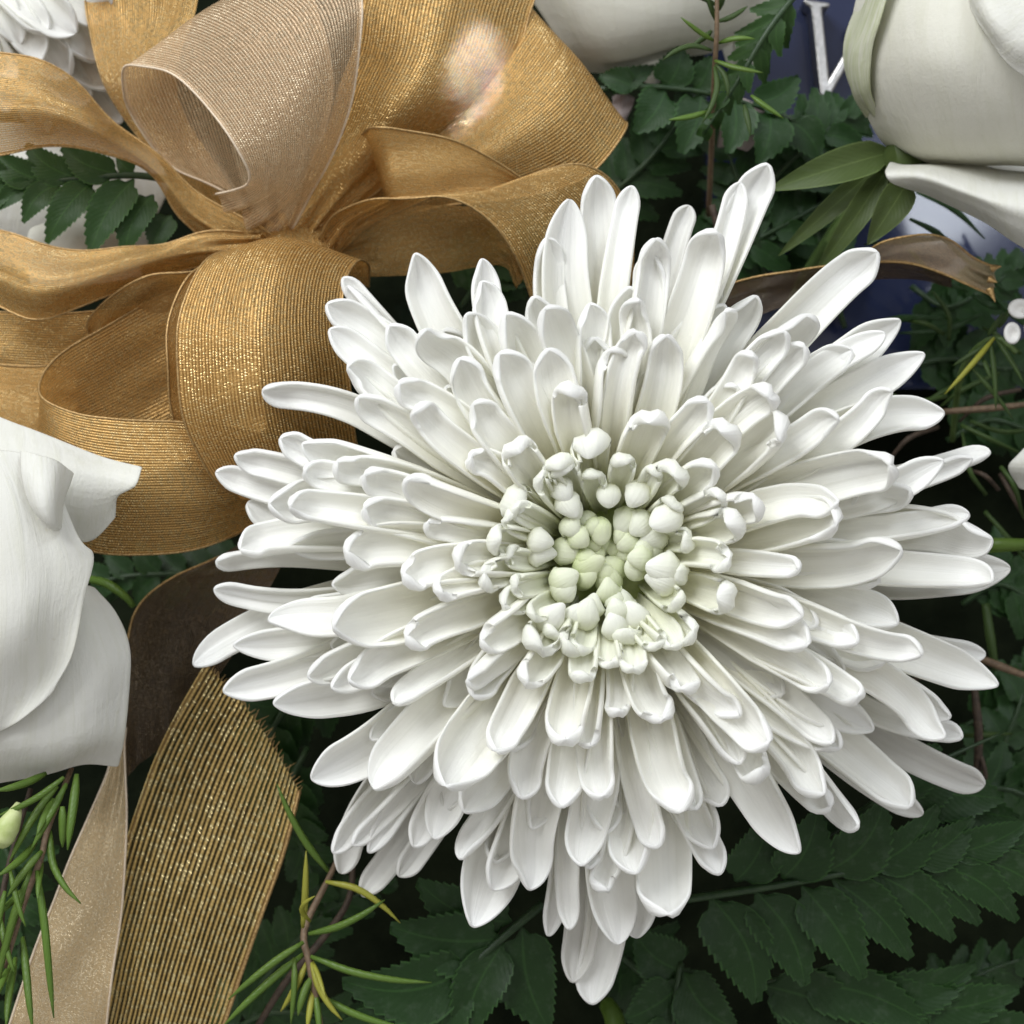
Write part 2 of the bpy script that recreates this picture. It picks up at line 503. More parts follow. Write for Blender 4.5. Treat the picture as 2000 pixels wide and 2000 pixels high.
# traced tips of the big mum: x, y, width, curl, sideways bow, dz(cm)
CX, CY = 1178, 1090
TIPS = [
    # outermost, going round from the left
    (672, 546, 46, .3, 0, -.2), (680, 562, 44, .3, 0, 0), (644, 601, 64, .5, 0, 0), (648, 648, 74, .4, 0, .1), (814, 504, 92, .4, 0, 0),
    (942, 512, 66, .5, -20, 0), (942, 556, 76, .6, 0, .2), (1112, 394, 96, .25, 0, 0), (1162, 354, 64, .5, 20, -.1), (1232, 370, 64, .4, 0, 0),
    (1344, 405, 44, .3, 0, -.7), (1442, 362, 46, .3, -25, .2), (1489, 335, 80, .6, -15, .2), (1390, 470, 84, .9, 0, .5),
    (1697, 503, 88, .5, -20, 0), (1748, 630, 90, .3, -10, -.2), (1722, 655, 70, .3, 0, .1), (1795, 695, 84, .3, -10, -.1), (1831, 809, 78, .5, -15, 0),
    (1924, 886, 46, .4, 0, -.3), (1888, 897, 44, .5, 0, 0), (1826, 902, 80, .6, 0, .3), (1883, 1006, 60, .5, 0, .2), (1914, 1052, 84, .7, -20, 0),
    (1909, 1130, 74, .9, -20, .2), (1961, 1109, 104, .1, 0, -.6), (1929, 1331, 88, .4, -30, 0), (1920, 1277, 56, .3, 0, -.5),
    (1865, 1434, 46, .6, 0, -.2), (1846, 1395, 60, .4, 0, -.1), (1821, 1425, 80, .6, 0, .2), (1915, 1528, 66, .2, 0, -1.0), (1797, 1587, 60, .2, 0, -.8),
    (1752, 1557, 80, .9, 0, 0), (1654, 1592, 70, .9, 0, -.1), (1605, 1562, 60, 1.0, 0, .1), (1546, 1646, 90, .6, 15, 0), (1398, 1695, 66, .7, 20, 0),
    (1295, 1759, 112, .9, -10, 0), (1240, 1823, 92, .2, -30, -.4), (1202, 1828, 98, .3, 0, -.1), (1154, 1942, 88, .4, 0, -.5), (1117, 1905, 62, .4, 0, -.6),
    (1071, 1822, 66, .4, 0, -.2), (1110, 1805, 56, .5, -20, .1), (926, 1787, 112, .5, 0, -.3), (963, 1729, 72, .5, 0, 0), (1033, 1725, 86, .4, 0, .1),
    (781, 1704, 52, .3, 15, -.6), (710, 1745, 56, .2, 10, -.9), (669, 1700, 58, .3, 0, -.9), (723, 1658, 52, .3, 30, -.3), (656, 1654, 52, .6, -30, -.4),
    (694, 1640, 48, .6, -20, -.2), (810, 1646, 62, .6, 0, 0), (901, 1667, 60, .5, -20, -.1), (615, 1513, 112, .5, -10, 0), (735, 1534, 98, .5, 0, .2),
    (447, 1344, 66, .4, 0, .1), (385, 1296, 76, .2, 20, -.3), (547, 1364, 86, .5, -10, .1), (464, 1257, 68, .4, -15, -.1), (532, 1207, 98, .5, 0, .2),
    (425, 1149, 60, .5, -15, -.2), (430, 1095, 54, .4, -15, -.4), (479, 1071, 88, .5, 0, 0), (487, 984, 56, .3, 0, -.6), (429, 924, 58, .4, 10, -.1),
    (539, 984, 78, .7, 0, .2), (468, 891, 50, .6, -35, -.1), (518, 765, 62, .4, 15, -.1), (553, 858, 60, .5, -10, .1),
    # second and third rows
    (578, 990, 62, 1.0, 30, .7), (599, 870, 68, .7, 0, .2), (603, 922, 68, .9, 0, .3), (764, 642, 72, .7, 0, 0), (839, 653, 78, .8, 0, .1), (913, 624, 78, .8, 0, 0),
    (988, 624, 74, .8, 0, 0), (1063, 616, 84, .9, 0, .1), (686, 723, 78, .7, 10, 0), (706, 781, 72, .8, 0, .1), (785, 756, 74, .8, 0, .2), (901, 707, 78, .8, 0, .2),
    (976, 698, 78, .8, 0, .2), (1071, 690, 78, .9, 0, .2), (926, 794, 76, .8, 0, .1), (812, 812, 66, 1.3, 30, .5), (667, 905, 64, 1.0, 0, .2), (719, 930, 68, .9, 0, .2),
    (802, 940, 66, 1.0, 20, .3), (719, 992, 64, 1.0, 0, .1), (686, 1075, 72, 1.0, 0, .1), (609, 1315, 74, .5, 0, .1), (656, 1335, 66, .6, 0, .2), (690, 1319, 78, .7, 0, .3),
    (665, 1216, 98, .9, 0, .2), (777, 1369, 66, .7, 0, .2), (876, 1509, 112, .9, 0, .2), (909, 1571, 84, .7, -15, 0), (851, 1629, 86, .5, 0, -.1),
    (971, 1456, 66, 1.0, 0, .2), (1017, 1547, 76, .8, 0, 0), (1099, 1443, 64, 1.1, 0, .1), (1095, 1563, 70, .8, 0, 0), (1133, 1671, 80, .7, 0, 0), (1147, 1680, 70, .6, 0, -.2),
    (1236, 1685, 96, .7, 0, 0), (1182, 1724, 48, 1.2, -25, .1), (1280, 1641, 72, .8, 20, .1), (1172, 1542, 72, 1.2, 0, .1), (1152, 1449, 50, .9, 0, 0),
    (1320, 1567, 78, .8, 0, .1), (1349, 1567, 54, .8, 0, .1), (1433, 1479, 84, .9, 0, .2), (1484, 1500, 70, 1.3, -20, .3), (1486, 1435, 74, 1.2, 15, .5), (1438, 1390, 50, .9, 15, .3),
    (1610, 1439, 72, .8, 0, .2), (1590, 1533, 64, 1.1, 0, .2), (1664, 1351, 60, 1.3, 15, .5), (1629, 1454, 52, .8, 20, .2), (1659, 1248, 72, .9, 0, .2), (1600, 1326, 70, 1.0, 0, .1),
    (1782, 1272, 56, 1.0, -30, .6), (1565, 1252, 84, .9, 0, .2), (1556, 1198, 68, .9, 0, .2), (1738, 1073, 84, .9, 0, .1), (1759, 959, 66, .9, 0, .1), (1619, 1021, 92, 1.0, 0, .1),
    (1618, 979, 84, .9, 0, .2), (1723, 907, 84, 1.1, -15, .3), (1622, 824, 56, 1.1, -15, .3), (1727, 770, 64, .7, 0, .2), (1560, 627, 70, .8, -10, .1), (1522, 655, 60, .8, 0, .2),
    (1464, 702, 56, 1.2, -10, .2), (1560, 684, 66, .9, -15, .1), (1406, 619, 64, .9, -10, 0), (1295, 664, 70, .8, 0, .1), (1237, 656, 54, 1.0, -10, .2), (1245, 598, 66, .9, -10, .1),
    (1274, 482, 78, .9, -25, .3), (1270, 502, 74, .6, 0, .2),
    # inner rows
    (1112, 760, 66, 1.6, 0, .2), (1137, 852, 64, 1.7, 0, .1), (1000, 868, 64, 1.6, 0, .1), (1079, 898, 54, 1.5, 0, .1), (984, 976, 64, 1.7, 0, 0), (922, 893, 52, 1.1, 0, .1),
    (839, 1021, 56, .9, 0, .1), (959, 1046, 60, 1.5, 0, .1), (893, 1096, 56, 1.3, 0, .1), (942, 1121, 56, 1.3, 0, .1), (793, 1117, 62, 1.2, 0, .2), (860, 1154, 62, 1.3, 0, .3),
    (797, 1238, 66, 1.1, 0, .2), (942, 1248, 64, 1.0, 0, .1), (917, 1323, 60, .9, 0, .1), (926, 1352, 60, .9, 0, -.1), (1029, 1331, 52, 1.3, 0, .1), (1050, 1273, 64, 1.3, 0, .1),
    (1099, 1261, 54, 1.2, 0, .1), (985, 1180, 54, 1.0, 0, .1), (1211, 1390, 50, 1.1, 0, 0), (1290, 1400, 66, 1.0, 0, .1), (1329, 1346, 60, 1.2, 0, .1), (1148, 1326, 46, 1.3, 15, .1),
    (1236, 1307, 46, 1.2, 0, .1), (1192, 1297, 44, 1.2, 0, .1), (1354, 1233, 52, 1.2, 0, .1), (1428, 1174, 64, 1.4, 0, .1), (1419, 1087, 46, 1.2, 0, .1), (1440, 1012, 66, 1.5, 0, .1),
    (1468, 971, 60, 1.2, 0, .1), (1406, 967, 58, 1.5, 0, .1), (1390, 913, 56, 1.2, -10, .1), (1324, 913, 54, 1.5, -10, .1), (1531, 851, 80, 1.4, 0, .1), (1411, 826, 70, 1.5, 0, .1),
    (1497, 772, 76, 1.3, 0, .1), (1377, 789, 62, 1.0, -15, .1), (1266, 809, 74, 1.5, 0, .1), (1552, 1109, 48, 1.0, 0, .1), (1310, 1262, 50, 1.2, 0, .1), (1188, 690, 66, .9, 0, -.1),
    (1150, 600, 70, .6, 0, -.2), (1340, 1120, 40, 1.4, 0, 0), (1347, 1048, 44, 1.5, 0, 0),
]
NUBS = [
    (1069, 978, 40), (1106, 1006, 32), (1136, 970, 42), (1177, 965, 36), (1216, 953, 40), (1059, 1031, 38), (1102, 1043, 34), (1138, 1037, 26), (1155, 1014, 32), (1179, 1033, 34),
    (1197, 1004, 38), (1236, 1004, 44), (1271, 1029, 44), (1323, 1041, 46), (1203, 1037, 30), (1230, 1053, 34), (1268, 1063, 34), (1195, 1063, 34), (1303, 1073, 42), (1126, 1053, 34),
    (1157, 1063, 24), (1106, 1088, 44), (1142, 1079, 28), (1169, 1073, 20), (1207, 1079, 24), (1228, 1083, 28), (1262, 1086, 36), (1210, 1102, 34), (1185, 1098, 22), (1252, 1106, 36),
    (1303, 1116, 50), (1051, 1094, 46), (1084, 1118, 44), (1142, 1108, 44), (1138, 1126, 40), (1153, 1136, 32), (1175, 1128, 26), (1203, 1130, 42), (1236, 1132, 36), (1185, 1155, 42),
    (1118, 1153, 44), (1041, 1171, 48), (1110, 1183, 48), (1149, 1181, 36), (1177, 1177, 30), (1205, 1189, 38), (1230, 1185, 38), (1287, 1159, 44), (1155, 1212, 38), (1177, 1230, 40),
    (1264, 1197, 42), (1160, 1095, 20), (1190, 1115, 22), (1172, 1104, 16),
]
ZT = lambda r: float(np.interp(r, [0, 60, 150, 250, 400, 550, 700, 850], [-.42, -.12, .15, .12, -.30, -.95, -1.75, -2.7]))
ZB = lambda r: float(np.interp(r, [0, 150, 400, 780], [-1.2, -1.2, -2.0, -3.2]))
RB = lambda r: float(np.interp(r, [0, 150, 400, 780], [5, 75, 75, 95]))


def mum(name, label, cx, cy, z0, tips, nubs, scale=1.0, dullness=0.0, tilt=(0, 0), jitter=1.0):
    root = thing(name, label, 'flower', P(cx, cy, z0 - 5.0))

    def dome(px, py, z):
        return z * scale + z0

    for (x, y, w, curl, bow, dz) in tips:
        dx, dy = x - cx, y - cy
        r = math.hypot(dx, dy) / scale
        bow += random.gauss(0, 11) * min(1, r / 400)
        a = math.atan2(dy, dx)
        zt = ZT(r) + dz + random.uniform(-.06, .06)
        zb = ZB(r)
        rb = RB(r) * scale
        ab = a + random.uniform(-.06, .06)
        q = np.interp(r, [150, 300, 700], [0.62, 0.52, 0.46])
        hc = random.uniform(.65, 1.4) * np.interp(r, [150, 300, 550, 800], [0.05, 0.25, 0.75, 1.15]) + max(dz, 0) * 0.6
        B = P(cx + rb * math.cos(ab), cy + rb * math.sin(ab), dome(x, y, zb))
        T = P(x, y, dome(x, y, zt))
        rm = rb + (r * scale - rb) * q
        nx, ny = -math.sin(a), math.cos(a)
        C = P(cx + rm * math.cos(a) + bow * 1.6 * nx, cy + rm * math.sin(a) + bow * 1.6 * ny, dome(x, y, zt + hc))
        hood = random.uniform(.85, 1.25) * (.8 + .55 * min(curl, 1.5))
        ph_t = min(1.85, 1.18 + 0.36 * min(curl, 1.5) + random.uniform(-.28, .28))
        inner = float(np.interp(r, [150, 300], [0.35, 0.0]))
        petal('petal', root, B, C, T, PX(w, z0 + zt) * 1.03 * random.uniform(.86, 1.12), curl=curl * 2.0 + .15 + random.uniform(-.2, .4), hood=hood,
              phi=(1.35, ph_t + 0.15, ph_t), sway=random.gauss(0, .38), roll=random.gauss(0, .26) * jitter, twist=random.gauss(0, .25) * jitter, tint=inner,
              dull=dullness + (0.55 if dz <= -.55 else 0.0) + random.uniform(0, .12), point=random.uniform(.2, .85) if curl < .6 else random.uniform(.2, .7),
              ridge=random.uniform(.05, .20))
    for (x, y, w) in nubs:
        dx, dy = x - cx, y - cy
        r = max(math.hypot(dx, dy), 3)
        a = math.atan2(dy, dx) + random.uniform(-.35, .35)
        zt = ZT(r) + random.uniform(-.12, .12)
        ca, sa = math.cos(a), math.sin(a)
        B = P(cx + (r + .2 * w) * ca, cy + (r + .2 * w) * sa, z0 + zt - .85)
        w *= 1.2
        k1, k2 = random.uniform(.45, .8), random.uniform(.5, .8)
        C = P(cx + (r + k1 * w) * ca, cy + (r + k1 * w) * sa, z0 + zt - .1)
        C2 = P(cx + (r + .45 * w) * ca, cy + (r + .45 * w) * sa, z0 + zt + .20)
        T = P(cx + (r - k2 * w) * ca, cy + (r - k2 * w) * sa, z0 + zt + random.uniform(-.12, .05))
        tint = float(np.interp(r, [0, 45, 85, 130, 190], [1.0, .85, .5, .18, .1]))
        petal('floret', root, B, C, T, PX(w, z0) * random.uniform(.95, 1.15), curl=random.uniform(-.3, .3), hood=.6, phi=(1.2, 1.35, random.uniform(1.0, 1.4)), roll=random.uniform(-.3, .3), twist=random.uniform(-.3, .3),
              tint=tint, point=random.uniform(.1, .7), side=np.array([ca, -sa, 0.0]), C2=C2, ridge=0.02, base_w=.55)
    return root


tips = list(TIPS)
have = [(math.hypot(t[0] - CX, t[1] - CY), math.atan2(t[1] - CY, t[0] - CX)) for t in TIPS]
# petals hidden in the lower layers that close the gaps between the visible ones
for i in range(58):
    a = i * 2.39996 + .3
    r = [430, 520, 590, 640][i % 4] + random.uniform(-25, 25)
    lim = min([h[0] for h in have if abs((h[1] - a + math.pi) % (2 * math.pi) - math.pi) < .10 and h[0] > 560] or [640])
    r = min(r, lim - 60)
    tips.append((CX + r * math.cos(a), CY + r * math.sin(a), random.uniform(66, 84), random.uniform(.3, .8), random.uniform(-10, 10), -.5 + random.uniform(-.1, .1)))
for i in range(20):
    a = i * 2 * math.pi / 20 + random.uniform(-.1, .1)
    r = random.uniform(165, 205)
    if min(math.hypot(CX + r * math.cos(a) - t[0], CY + r * math.sin(a) - t[1]) for t in TIPS) > 22:
        tips.append((CX + r * math.cos(a), CY + r * math.sin(a), random.uniform(40, 50), random.uniform(1.2, 1.6), 0, .05))
bloom = mum('chrysanthemum', 'large fully open white chrysanthemum with pale green centre below the gold bow', CX, CY, 0.0, tips, NUBS)
# receptacle and stalk under the bloom
c0 = P(CX, CY, 0)
tube('receptacle', [c0 + (0, 0, -.045), c0 + (0, 0, -.036), c0 + (0, 0, -.016), c0 + (0, 0, -.0085)], [.003, .013, .016, .011], M_GREENCUP, bloom, 14)
tube('stem', [c0 + (0, 0, -.043), c0 + (.004, -.006, -.08), c0 + (.010, -.012, -.124)], [.003, .003, .003], M_GREENSTEM, bloom, 8)

# white mum behind the bow in the corner
small = [(-150 + 1.12 * (x + 150), -200 + 1.12 * (y + 200), w, .25, b, dz) for x, y, w, b, dz in (
    (200, 196, 78, 10, -.2), (168, 214, 70, 0, -.5), (140, 170, 84, -10, 0), (205, 130, 76, 15, 0), (96, 180, 74, 0, -.2), (110, 120, 86, 10, .3), (160, 90, 80, 0, .3),
    (52, 150, 76, -10, 0), (60, 92, 84, 0, .5), (215, 60, 76, 10, .1), (20, 120, 72, 0, .2), (120, 40, 84, 0, .6), (5, 180, 72, 0, -.3), (190, 10, 80, 0, .4), (240, 100, 70, 0, -.4),
    (70, 40, 80, 10, .7), (20, 60, 76, 0, .6), (-30, 130, 74, 0, .1), (230, 170, 66, 0, -.6), (120, 230, 66, 0, -.7), (70, 215, 66, 0, -.6))]
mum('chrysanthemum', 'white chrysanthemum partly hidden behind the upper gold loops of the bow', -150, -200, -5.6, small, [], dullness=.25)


# ------------------------------------------------------------------ ribbon bow
def grid_surface(rows, nu, nv, dz=0.0):
    rows = [np.array([P(p[0], p[1], p[2] + dz) for p in r]) for r in rows]
    k = max(len(r) for r in rows)
    cross = np.array([catmull(r, nv) for r in rows])            # rows x nv x 3
    flat = cross.reshape(len(rows), -1)
    return catmull(flat, nu).reshape(nu, nv, 3)


def strip(name, parent, rows, mat, edge_mat=None, nu=60, nv=15, ripple=0.0004, edge_r=0.00024, seed=0, bow=0.0, edges=(0, 1), pleat=(1, 1)):
    g_ = grid_surface(rows, nu, nv, (-1.3 if name == 'tail' else -2.3) if parent.name.startswith('ribbon_bow') else 0.0)
    du = np.gradient(g_, axis=0)
    dv = np.gradient(g_, axis=1)
    nr = np.cross(du, dv)
    nr /= (np.linalg.norm(nr, axis=2, keepdims=True) + 1e-12)
    mid = g_[:, nv // 2]
    ln = np.concatenate([[0], np.cumsum(np.linalg.norm(np.diff(mid, axis=0), axis=1))])
    W = 0.030
    r_ = np.random.default_rng(seed + 100)
    ph = r_.uniform(0, 6.28, 4)
    v = np.linspace(0, 1, nv)
    for i in range(nu):
        s = ln[i] / W * 6.28
        off = (np.sin(s * 1.3 + ph[0]) * v ** 2 + np.sin(s * 1.7 + ph[1]) * (1 - v) ** 2 + .5 * np.sin(s * .8 + ph[2] + v * 7)) * ripple
        k_ = i / (nu - 1)
        gather = pleat[0] * max(0, 1 - k_ / .3) ** 1.5 + pleat[1] * max(0, 1 - (1 - k_) / .3) ** 1.5
        off += gather * .0020 * np.sin(v * 6.28 * 3.3 + ph[3] + .6 * np.sin(s * .5)) * np.sin(np.pi * v) ** .5
        off += ripple * .8 * np.sin(v * 9 + ph[1] + s * .35) * np.sin(s * .45 + ph[0])
        g_[i] += nr[i] * off[:, None]
    verts = g_.reshape(-1, 3)
    uv = [(ln[i] / W, v[j]) for i in range(nu) for j in range(nv)]
    faces = [(i * nv + j, i * nv + j + 1, (i + 1) * nv + j + 1, (i + 1) * nv + j) for i in range(nu - 1) for j in range(nv - 1)]
    o = mesh_obj(name, verts, faces, mat, parent, uv)
    for e in edges if edge_mat else ():
        pts = g_[:, 0 if e == 0 else nv - 1]
        tube('selvage', pts[::2] if nu % 2 else pts[::2], [edge_r] * 2, edge_mat, o, 6, n=nu)
    return o


bow = thing('ribbon_bow', 'large gold mesh ribbon bow with many loops and two tails beside the chrysanthemum', 'bow', P(540, 460, -4))
# wide loop of pale sheer ribbon standing in front
strip('loop', bow, [
    [(440, 375, -2.9), (510, 430, -3.0), (570, 455, -3.0)], [(335, 325, -2.9), (480, 330, -3.3), (610, 330, -3.2)], [(262, 235, -2.5), (440, 180, -3.1), (650, 160, -3.0)],
    [(238, 160, -1.7), (400, 40, -2.3), (600, -60, -2.4)], [(262, 128, -1.1), (420, 20, -1.2), (640, -80, -1.4)], [(345, 150, -.6), (500, 70, -.5), (700, -30, -.9)],
    [(430, 240, -.4), (570, 170, -.3), (705, 70, -.9)], [(478, 318, -.5), (590, 270, -.6), (690, 190, -1.3)], [(486, 352, -.8), (570, 360, -1.2), (640, 320, -1.8)],
    [(462, 372, -1.3), (530, 410, -1.9), (600, 400, -2.3)], [(415, 378, -1.7), (490, 440, -2.3), (565, 460, -2.6)]],
    M_SHEER, M_EDGE_PALE, nu=90, nv=17, seed=1, ripple=.0003)
# gold loop rising behind it to the left
strip('loop', bow, [
    [(160, -70, -3.6), (400, -70, -3.6)], [(172, 40, -3.0), (380, 30, -2.9)], [(192, 130, -2.9), (350, 120, -2.9)], [(232, 215, -3.1), (350, 200, -3.2)],
    [(300, 300, -3.3), (400, 290, -3.5)], [(410, 400, -3.3), (480, 400, -3.5)], [(525, 462, -3.2), (560, 450, -3.3)]], M_GOLD, M_EDGE, seed=2, ripple=.0006, edges=(0,))
# upper left loop
strip('loop', bow, [
    [(-90, 100, -2.2), (-90, 200, -1.4), (-90, 310, -2.0)], [(0, 105, -1.9), (0, 200, -1.0), (0, 300, -1.8)], [(75, 115, -1.8), (80, 205, -.9), (85, 288, -1.7)],
    [(150, 165, -2.0), (165, 235, -1.1), (175, 293, -1.8)], [(225, 232, -2.2), (235, 280, -1.6), (250, 312, -2.0)], [(310, 305, -2.3), (305, 335, -2.0), (300, 350, -2.3)],
    [(400, 385, -2.4), (370, 405, -2.2), (345, 412, -2.6)], [(540, 465, -2.4), (470, 465, -2.3), (385, 462, -2.7)], [(600, 500, -2.6), (520, 510, -2.6), (430, 510, -3.0)]],
    M_GOLD, M_EDGE, nu=70, seed=3, pleat=(0, 1))
# left loop, upper band
strip('loop', bow, [
    [(-80, 420, -2.6), (-80, 500, -2.0), (-80, 560, -2.2)], [(0, 448, -2.3), (0, 530, -1.5), (0, 600, -1.9)], [(80, 480, -2.2), (80, 555, -1.3), (75, 622, -1.8)],
    [(190, 486, -2.2), (180, 540, -1.5), (165, 600, -2.0)], [(300, 476, -2.3), (290, 510, -1.9), (270, 555, -2.4)], [(400, 458, -2.3), (390, 485, -2.1), (380, 525, -2.6)],
    [(520, 452, -2.3), (500, 475, -2.2), (480, 520, -2.7)]], M_GOLD, M_EDGE, seed=4, pleat=(0, 1))
# left loop, lower band behind
strip('loop', bow, [
    [(-80, 580, -3.2), (-80, 720, -3.2), (-80, 850, -3.4)], [(0, 610, -3.1), (0, 720, -3.0), (0, 840, -3.4)], [(120, 612, -3.1), (120, 720, -3.0), (110, 860, -3.4)],
    [(250, 600, -3.5), (240, 700, -3.6), (220, 840, -3.8)], [(420, 560, -3.6), (420, 650, -3.7), (420, 760, -3.9)]], M_GOLD, M_EDGE, seed=5, ripple=.001)
strip('loop', bow, [
    [(-60, 705, -2.9), (-60, 830, -2.9)], [(0, 712, -2.8), (0, 830, -2.8)], [(60, 715, -2.8), (50, 850, -2.8)], [(150, 712, -3.0), (150, 880, -3.0)]], M_GOLD, M_EDGE, seed=15, nu=30)
# folded little loop
strip('loop', bow, [
    [(170, 660, -2.6), (160, 720, -2.9)], [(175, 625, -2.3), (235, 650, -2.9)], [(215, 580, -2.0), (290, 620, -2.8)], [(290, 542, -1.9), (350, 590, -2.7)],
    [(370, 528, -2.0), (420, 570, -2.8)], [(450, 520, -2.3), (480, 560, -3.0)]], M_GOLD, M_EDGE, nu=40, seed=6, edges=(0,))
# lower front loop with its open mouth
strip('loop', bow, [
    [(480, 505, -2.6), (500, 660, -3.1), (520, 840, -3.4)], [(360, 555, -2.6), (380, 700, -3.2), (400, 880, -3.6)], [(250, 612, -2.5), (270, 760, -3.2), (290, 930, -3.6)],
    [(165, 662, -2.2), (190, 800, -2.9), (210, 960, -3.3)], [(100, 708, -1.8), (110, 840, -2.3), (120, 980, -2.8)], [(78, 745, -1.4), (72, 860, -1.8), (80, 980, -2.2)],
    [(90, 782, -1.0), (95, 900, -1.3), (105, 1030, -1.7)], [(150, 808, -.8), (150, 930, -.9), (160, 1070, -1.4)], [(240, 820, -.7), (240, 950, -.7), (245, 1084, -1.4)],
    [(350, 824, -.8), (350, 950, -.9), (350, 1078, -1.6)], [(450, 835, -1.2), (450, 950, -1.4), (450, 1050, -2.0)], [(540, 860, -2.0), (545, 940, -2.2), (540, 1010, -2.6)]],
    M_GOLD, M_EDGE, nu=90, nv=17, seed=7, ripple=.0003, pleat=(1, .3))
# bright centre loop lying over the mouth
strip('loop', bow, [
    [(560, 560, -3.0), (640, 560, -3.0), (720, 560, -3.2)], [(500, 500, -2.0), (600, 490, -2.0), (720, 520, -2.4)], [(440, 487, -1.2), (560, 464, -1.0), (700, 508, -1.6)],
    [(385, 530, -.5), (530, 510, -.1), (672, 555, -.9)], [(352, 620, -.1), (510, 610, .35), (668, 640, -.6)], [(345, 720, 0), (510, 720, .45), (680, 730, -.6)],
    [(362, 830, -.25), (525, 830, .15), (690, 820, -.9)], [(410, 925, -.8), (560, 930, -.5), (700, 900, -1.4)], [(470, 978, -1.5), (600, 1000, -1.5), (710, 980, -2.0)]],
    M_GOLD, M_EDGE, nu=80, nv=19, seed=8, ripple=.0002, pleat=(0, 0))
strip('loop', bow, [
    [(420, 505, -1.6), (480, 540, -2.0)], [(362, 545, -1.1), (440, 590, -1.7)], [(330, 630, -.8), (420, 660, -1.5)], [(326, 720, -.7), (420, 740, -1.5)],
    [(342, 820, -.9), (440, 820, -1.7)], [(385, 905, -1.3), (480, 880, -2.0)], [(445, 965, -1.9), (520, 920, -2.4)]], M_GOLD, M_EDGE, seed=9, edges=(0,))
# upper right loop, standing panel
strip('loop', bow, [
    [(715, -70, -2.6), (880, -70, -2.2), (1070, -70, -3.0)], [(705, 20, -2.4), (860, 20, -1.8), (1038, 10, -2.8)], [(690, 90, -2.3), (840, 110, -1.7), (1010, 100, -2.7)],
    [(662, 180, -2.3), (790, 200, -1.8), (930, 200, -2.8)], [(630, 270, -2.4), (730, 285, -2.1), (850, 280, -2.9)], [(595, 360, -2.5), (670, 360, -2.4), (760, 350, -2.9)],
    [(560, 455, -2.7), (600, 450, -2.6), (650, 440, -2.9)]], M_GOLD, M_EDGE, nu=70, nv=17, seed=10, pleat=(0, 1))
# upper right loop, folded end
strip('loop', bow, [
    [(620, 430, -3.2), (650, 440, -3.2), (680, 460, -3.4)], [(760, 330, -3.0), (800, 360, -2.8), (830, 410, -3.1)], [(860, 262, -2.8), (920, 310, -2.4), (980, 390, -2.8)],
    [(945, 170, -2.7), (1020, 240, -2.1), (1100, 365, -2.6)], [(1000, 80, -2.7), (1090, 180, -2.1), (1168, 326, -2.5)], [(1038, 20, -2.9), (1130, 120, -2.6), (1226, 243, -2.8)],
    [(1020, 0, -3.5), (1100, 110, -3.5), (1190, 240, -3.5)]], M_GOLD, M_EDGE, nu=60, nv=17, seed=11, ripple=.0002, pleat=(1, 0))
# short loop on the right with a dark mouth
strip('loop', bow, [
    [(590, 460, -3.4), (640, 490, -3.8)], [(625, 380, -3.4), (690, 450, -4.0)], [(672, 300, -2.8), (740, 420, -3.7)], [(712, 258, -1.9), (758, 400, -3.0)], [(738, 248, -1.0), (765, 388, -1.7)],
    [(800, 256, -1.0), (825, 384, -1.5)], [(880, 272, -1.2), (895, 378, -1.6)], [(960, 310, -1.6), (975, 372, -1.9)], [(1050, 368, -2.2), (1040, 378, -2.4)]], M_GOLD, M_EDGE, nu=70, nv=15, seed=12, ripple=.0002, pleat=(1, .2))
# long loop running behind the mum
strip('loop', bow, [
    [(625, 470, -2.3), (660, 500, -2.8)], [(660, 415, -1.9), (740, 430, -2.6)], [(740, 390, -1.5), (860, 375, -2.2)], [(830, 384, -1.3), (970, 368, -1.9)], [(905, 398, -1.3), (1060, 332, -1.8)],
    [(965, 440, -1.5), (1140, 322, -1.9)], [(1005, 500, -1.8), (1205, 365, -2.2)], [(1035, 570, -2.2), (1235, 450, -2.6)], [(1060, 660, -2.8), (1230, 560, -3.2)]], M_GOLD, M_EDGE, nu=70, nv=15, seed=13, ripple=.0003, pleat=(1, 0))
# inside of that loop
strip('loop', bow, [
    [(620, 480, -2.9), (640, 540, -3.2)], [(740, 420, -2.7), (760, 540, -3.3)], [(880, 400, -2.5), (880, 530, -3.3)], [(990, 430, -2.7), (980, 520, -3.4)], [(1040, 520, -3.2), (1010, 560, -3.6)]],
    M_GOLD, None, nu=40, seed=14)
# knot
strip('knot', bow, [
    [(520, 440, -3.0), (560, 430, -2.7), (640, 440, -3.0)], [(510, 465, -2.6), (560, 455, -2.3), (640, 462, -2.6)], [(505, 490, -2.5), (560, 485, -2.2), (650, 490, -2.5)],
    [(520, 530, -2.9), (570, 530, -2.7), (640, 530, -3.0)]], M_GOLD, M_EDGE, nu=20, seed=16)
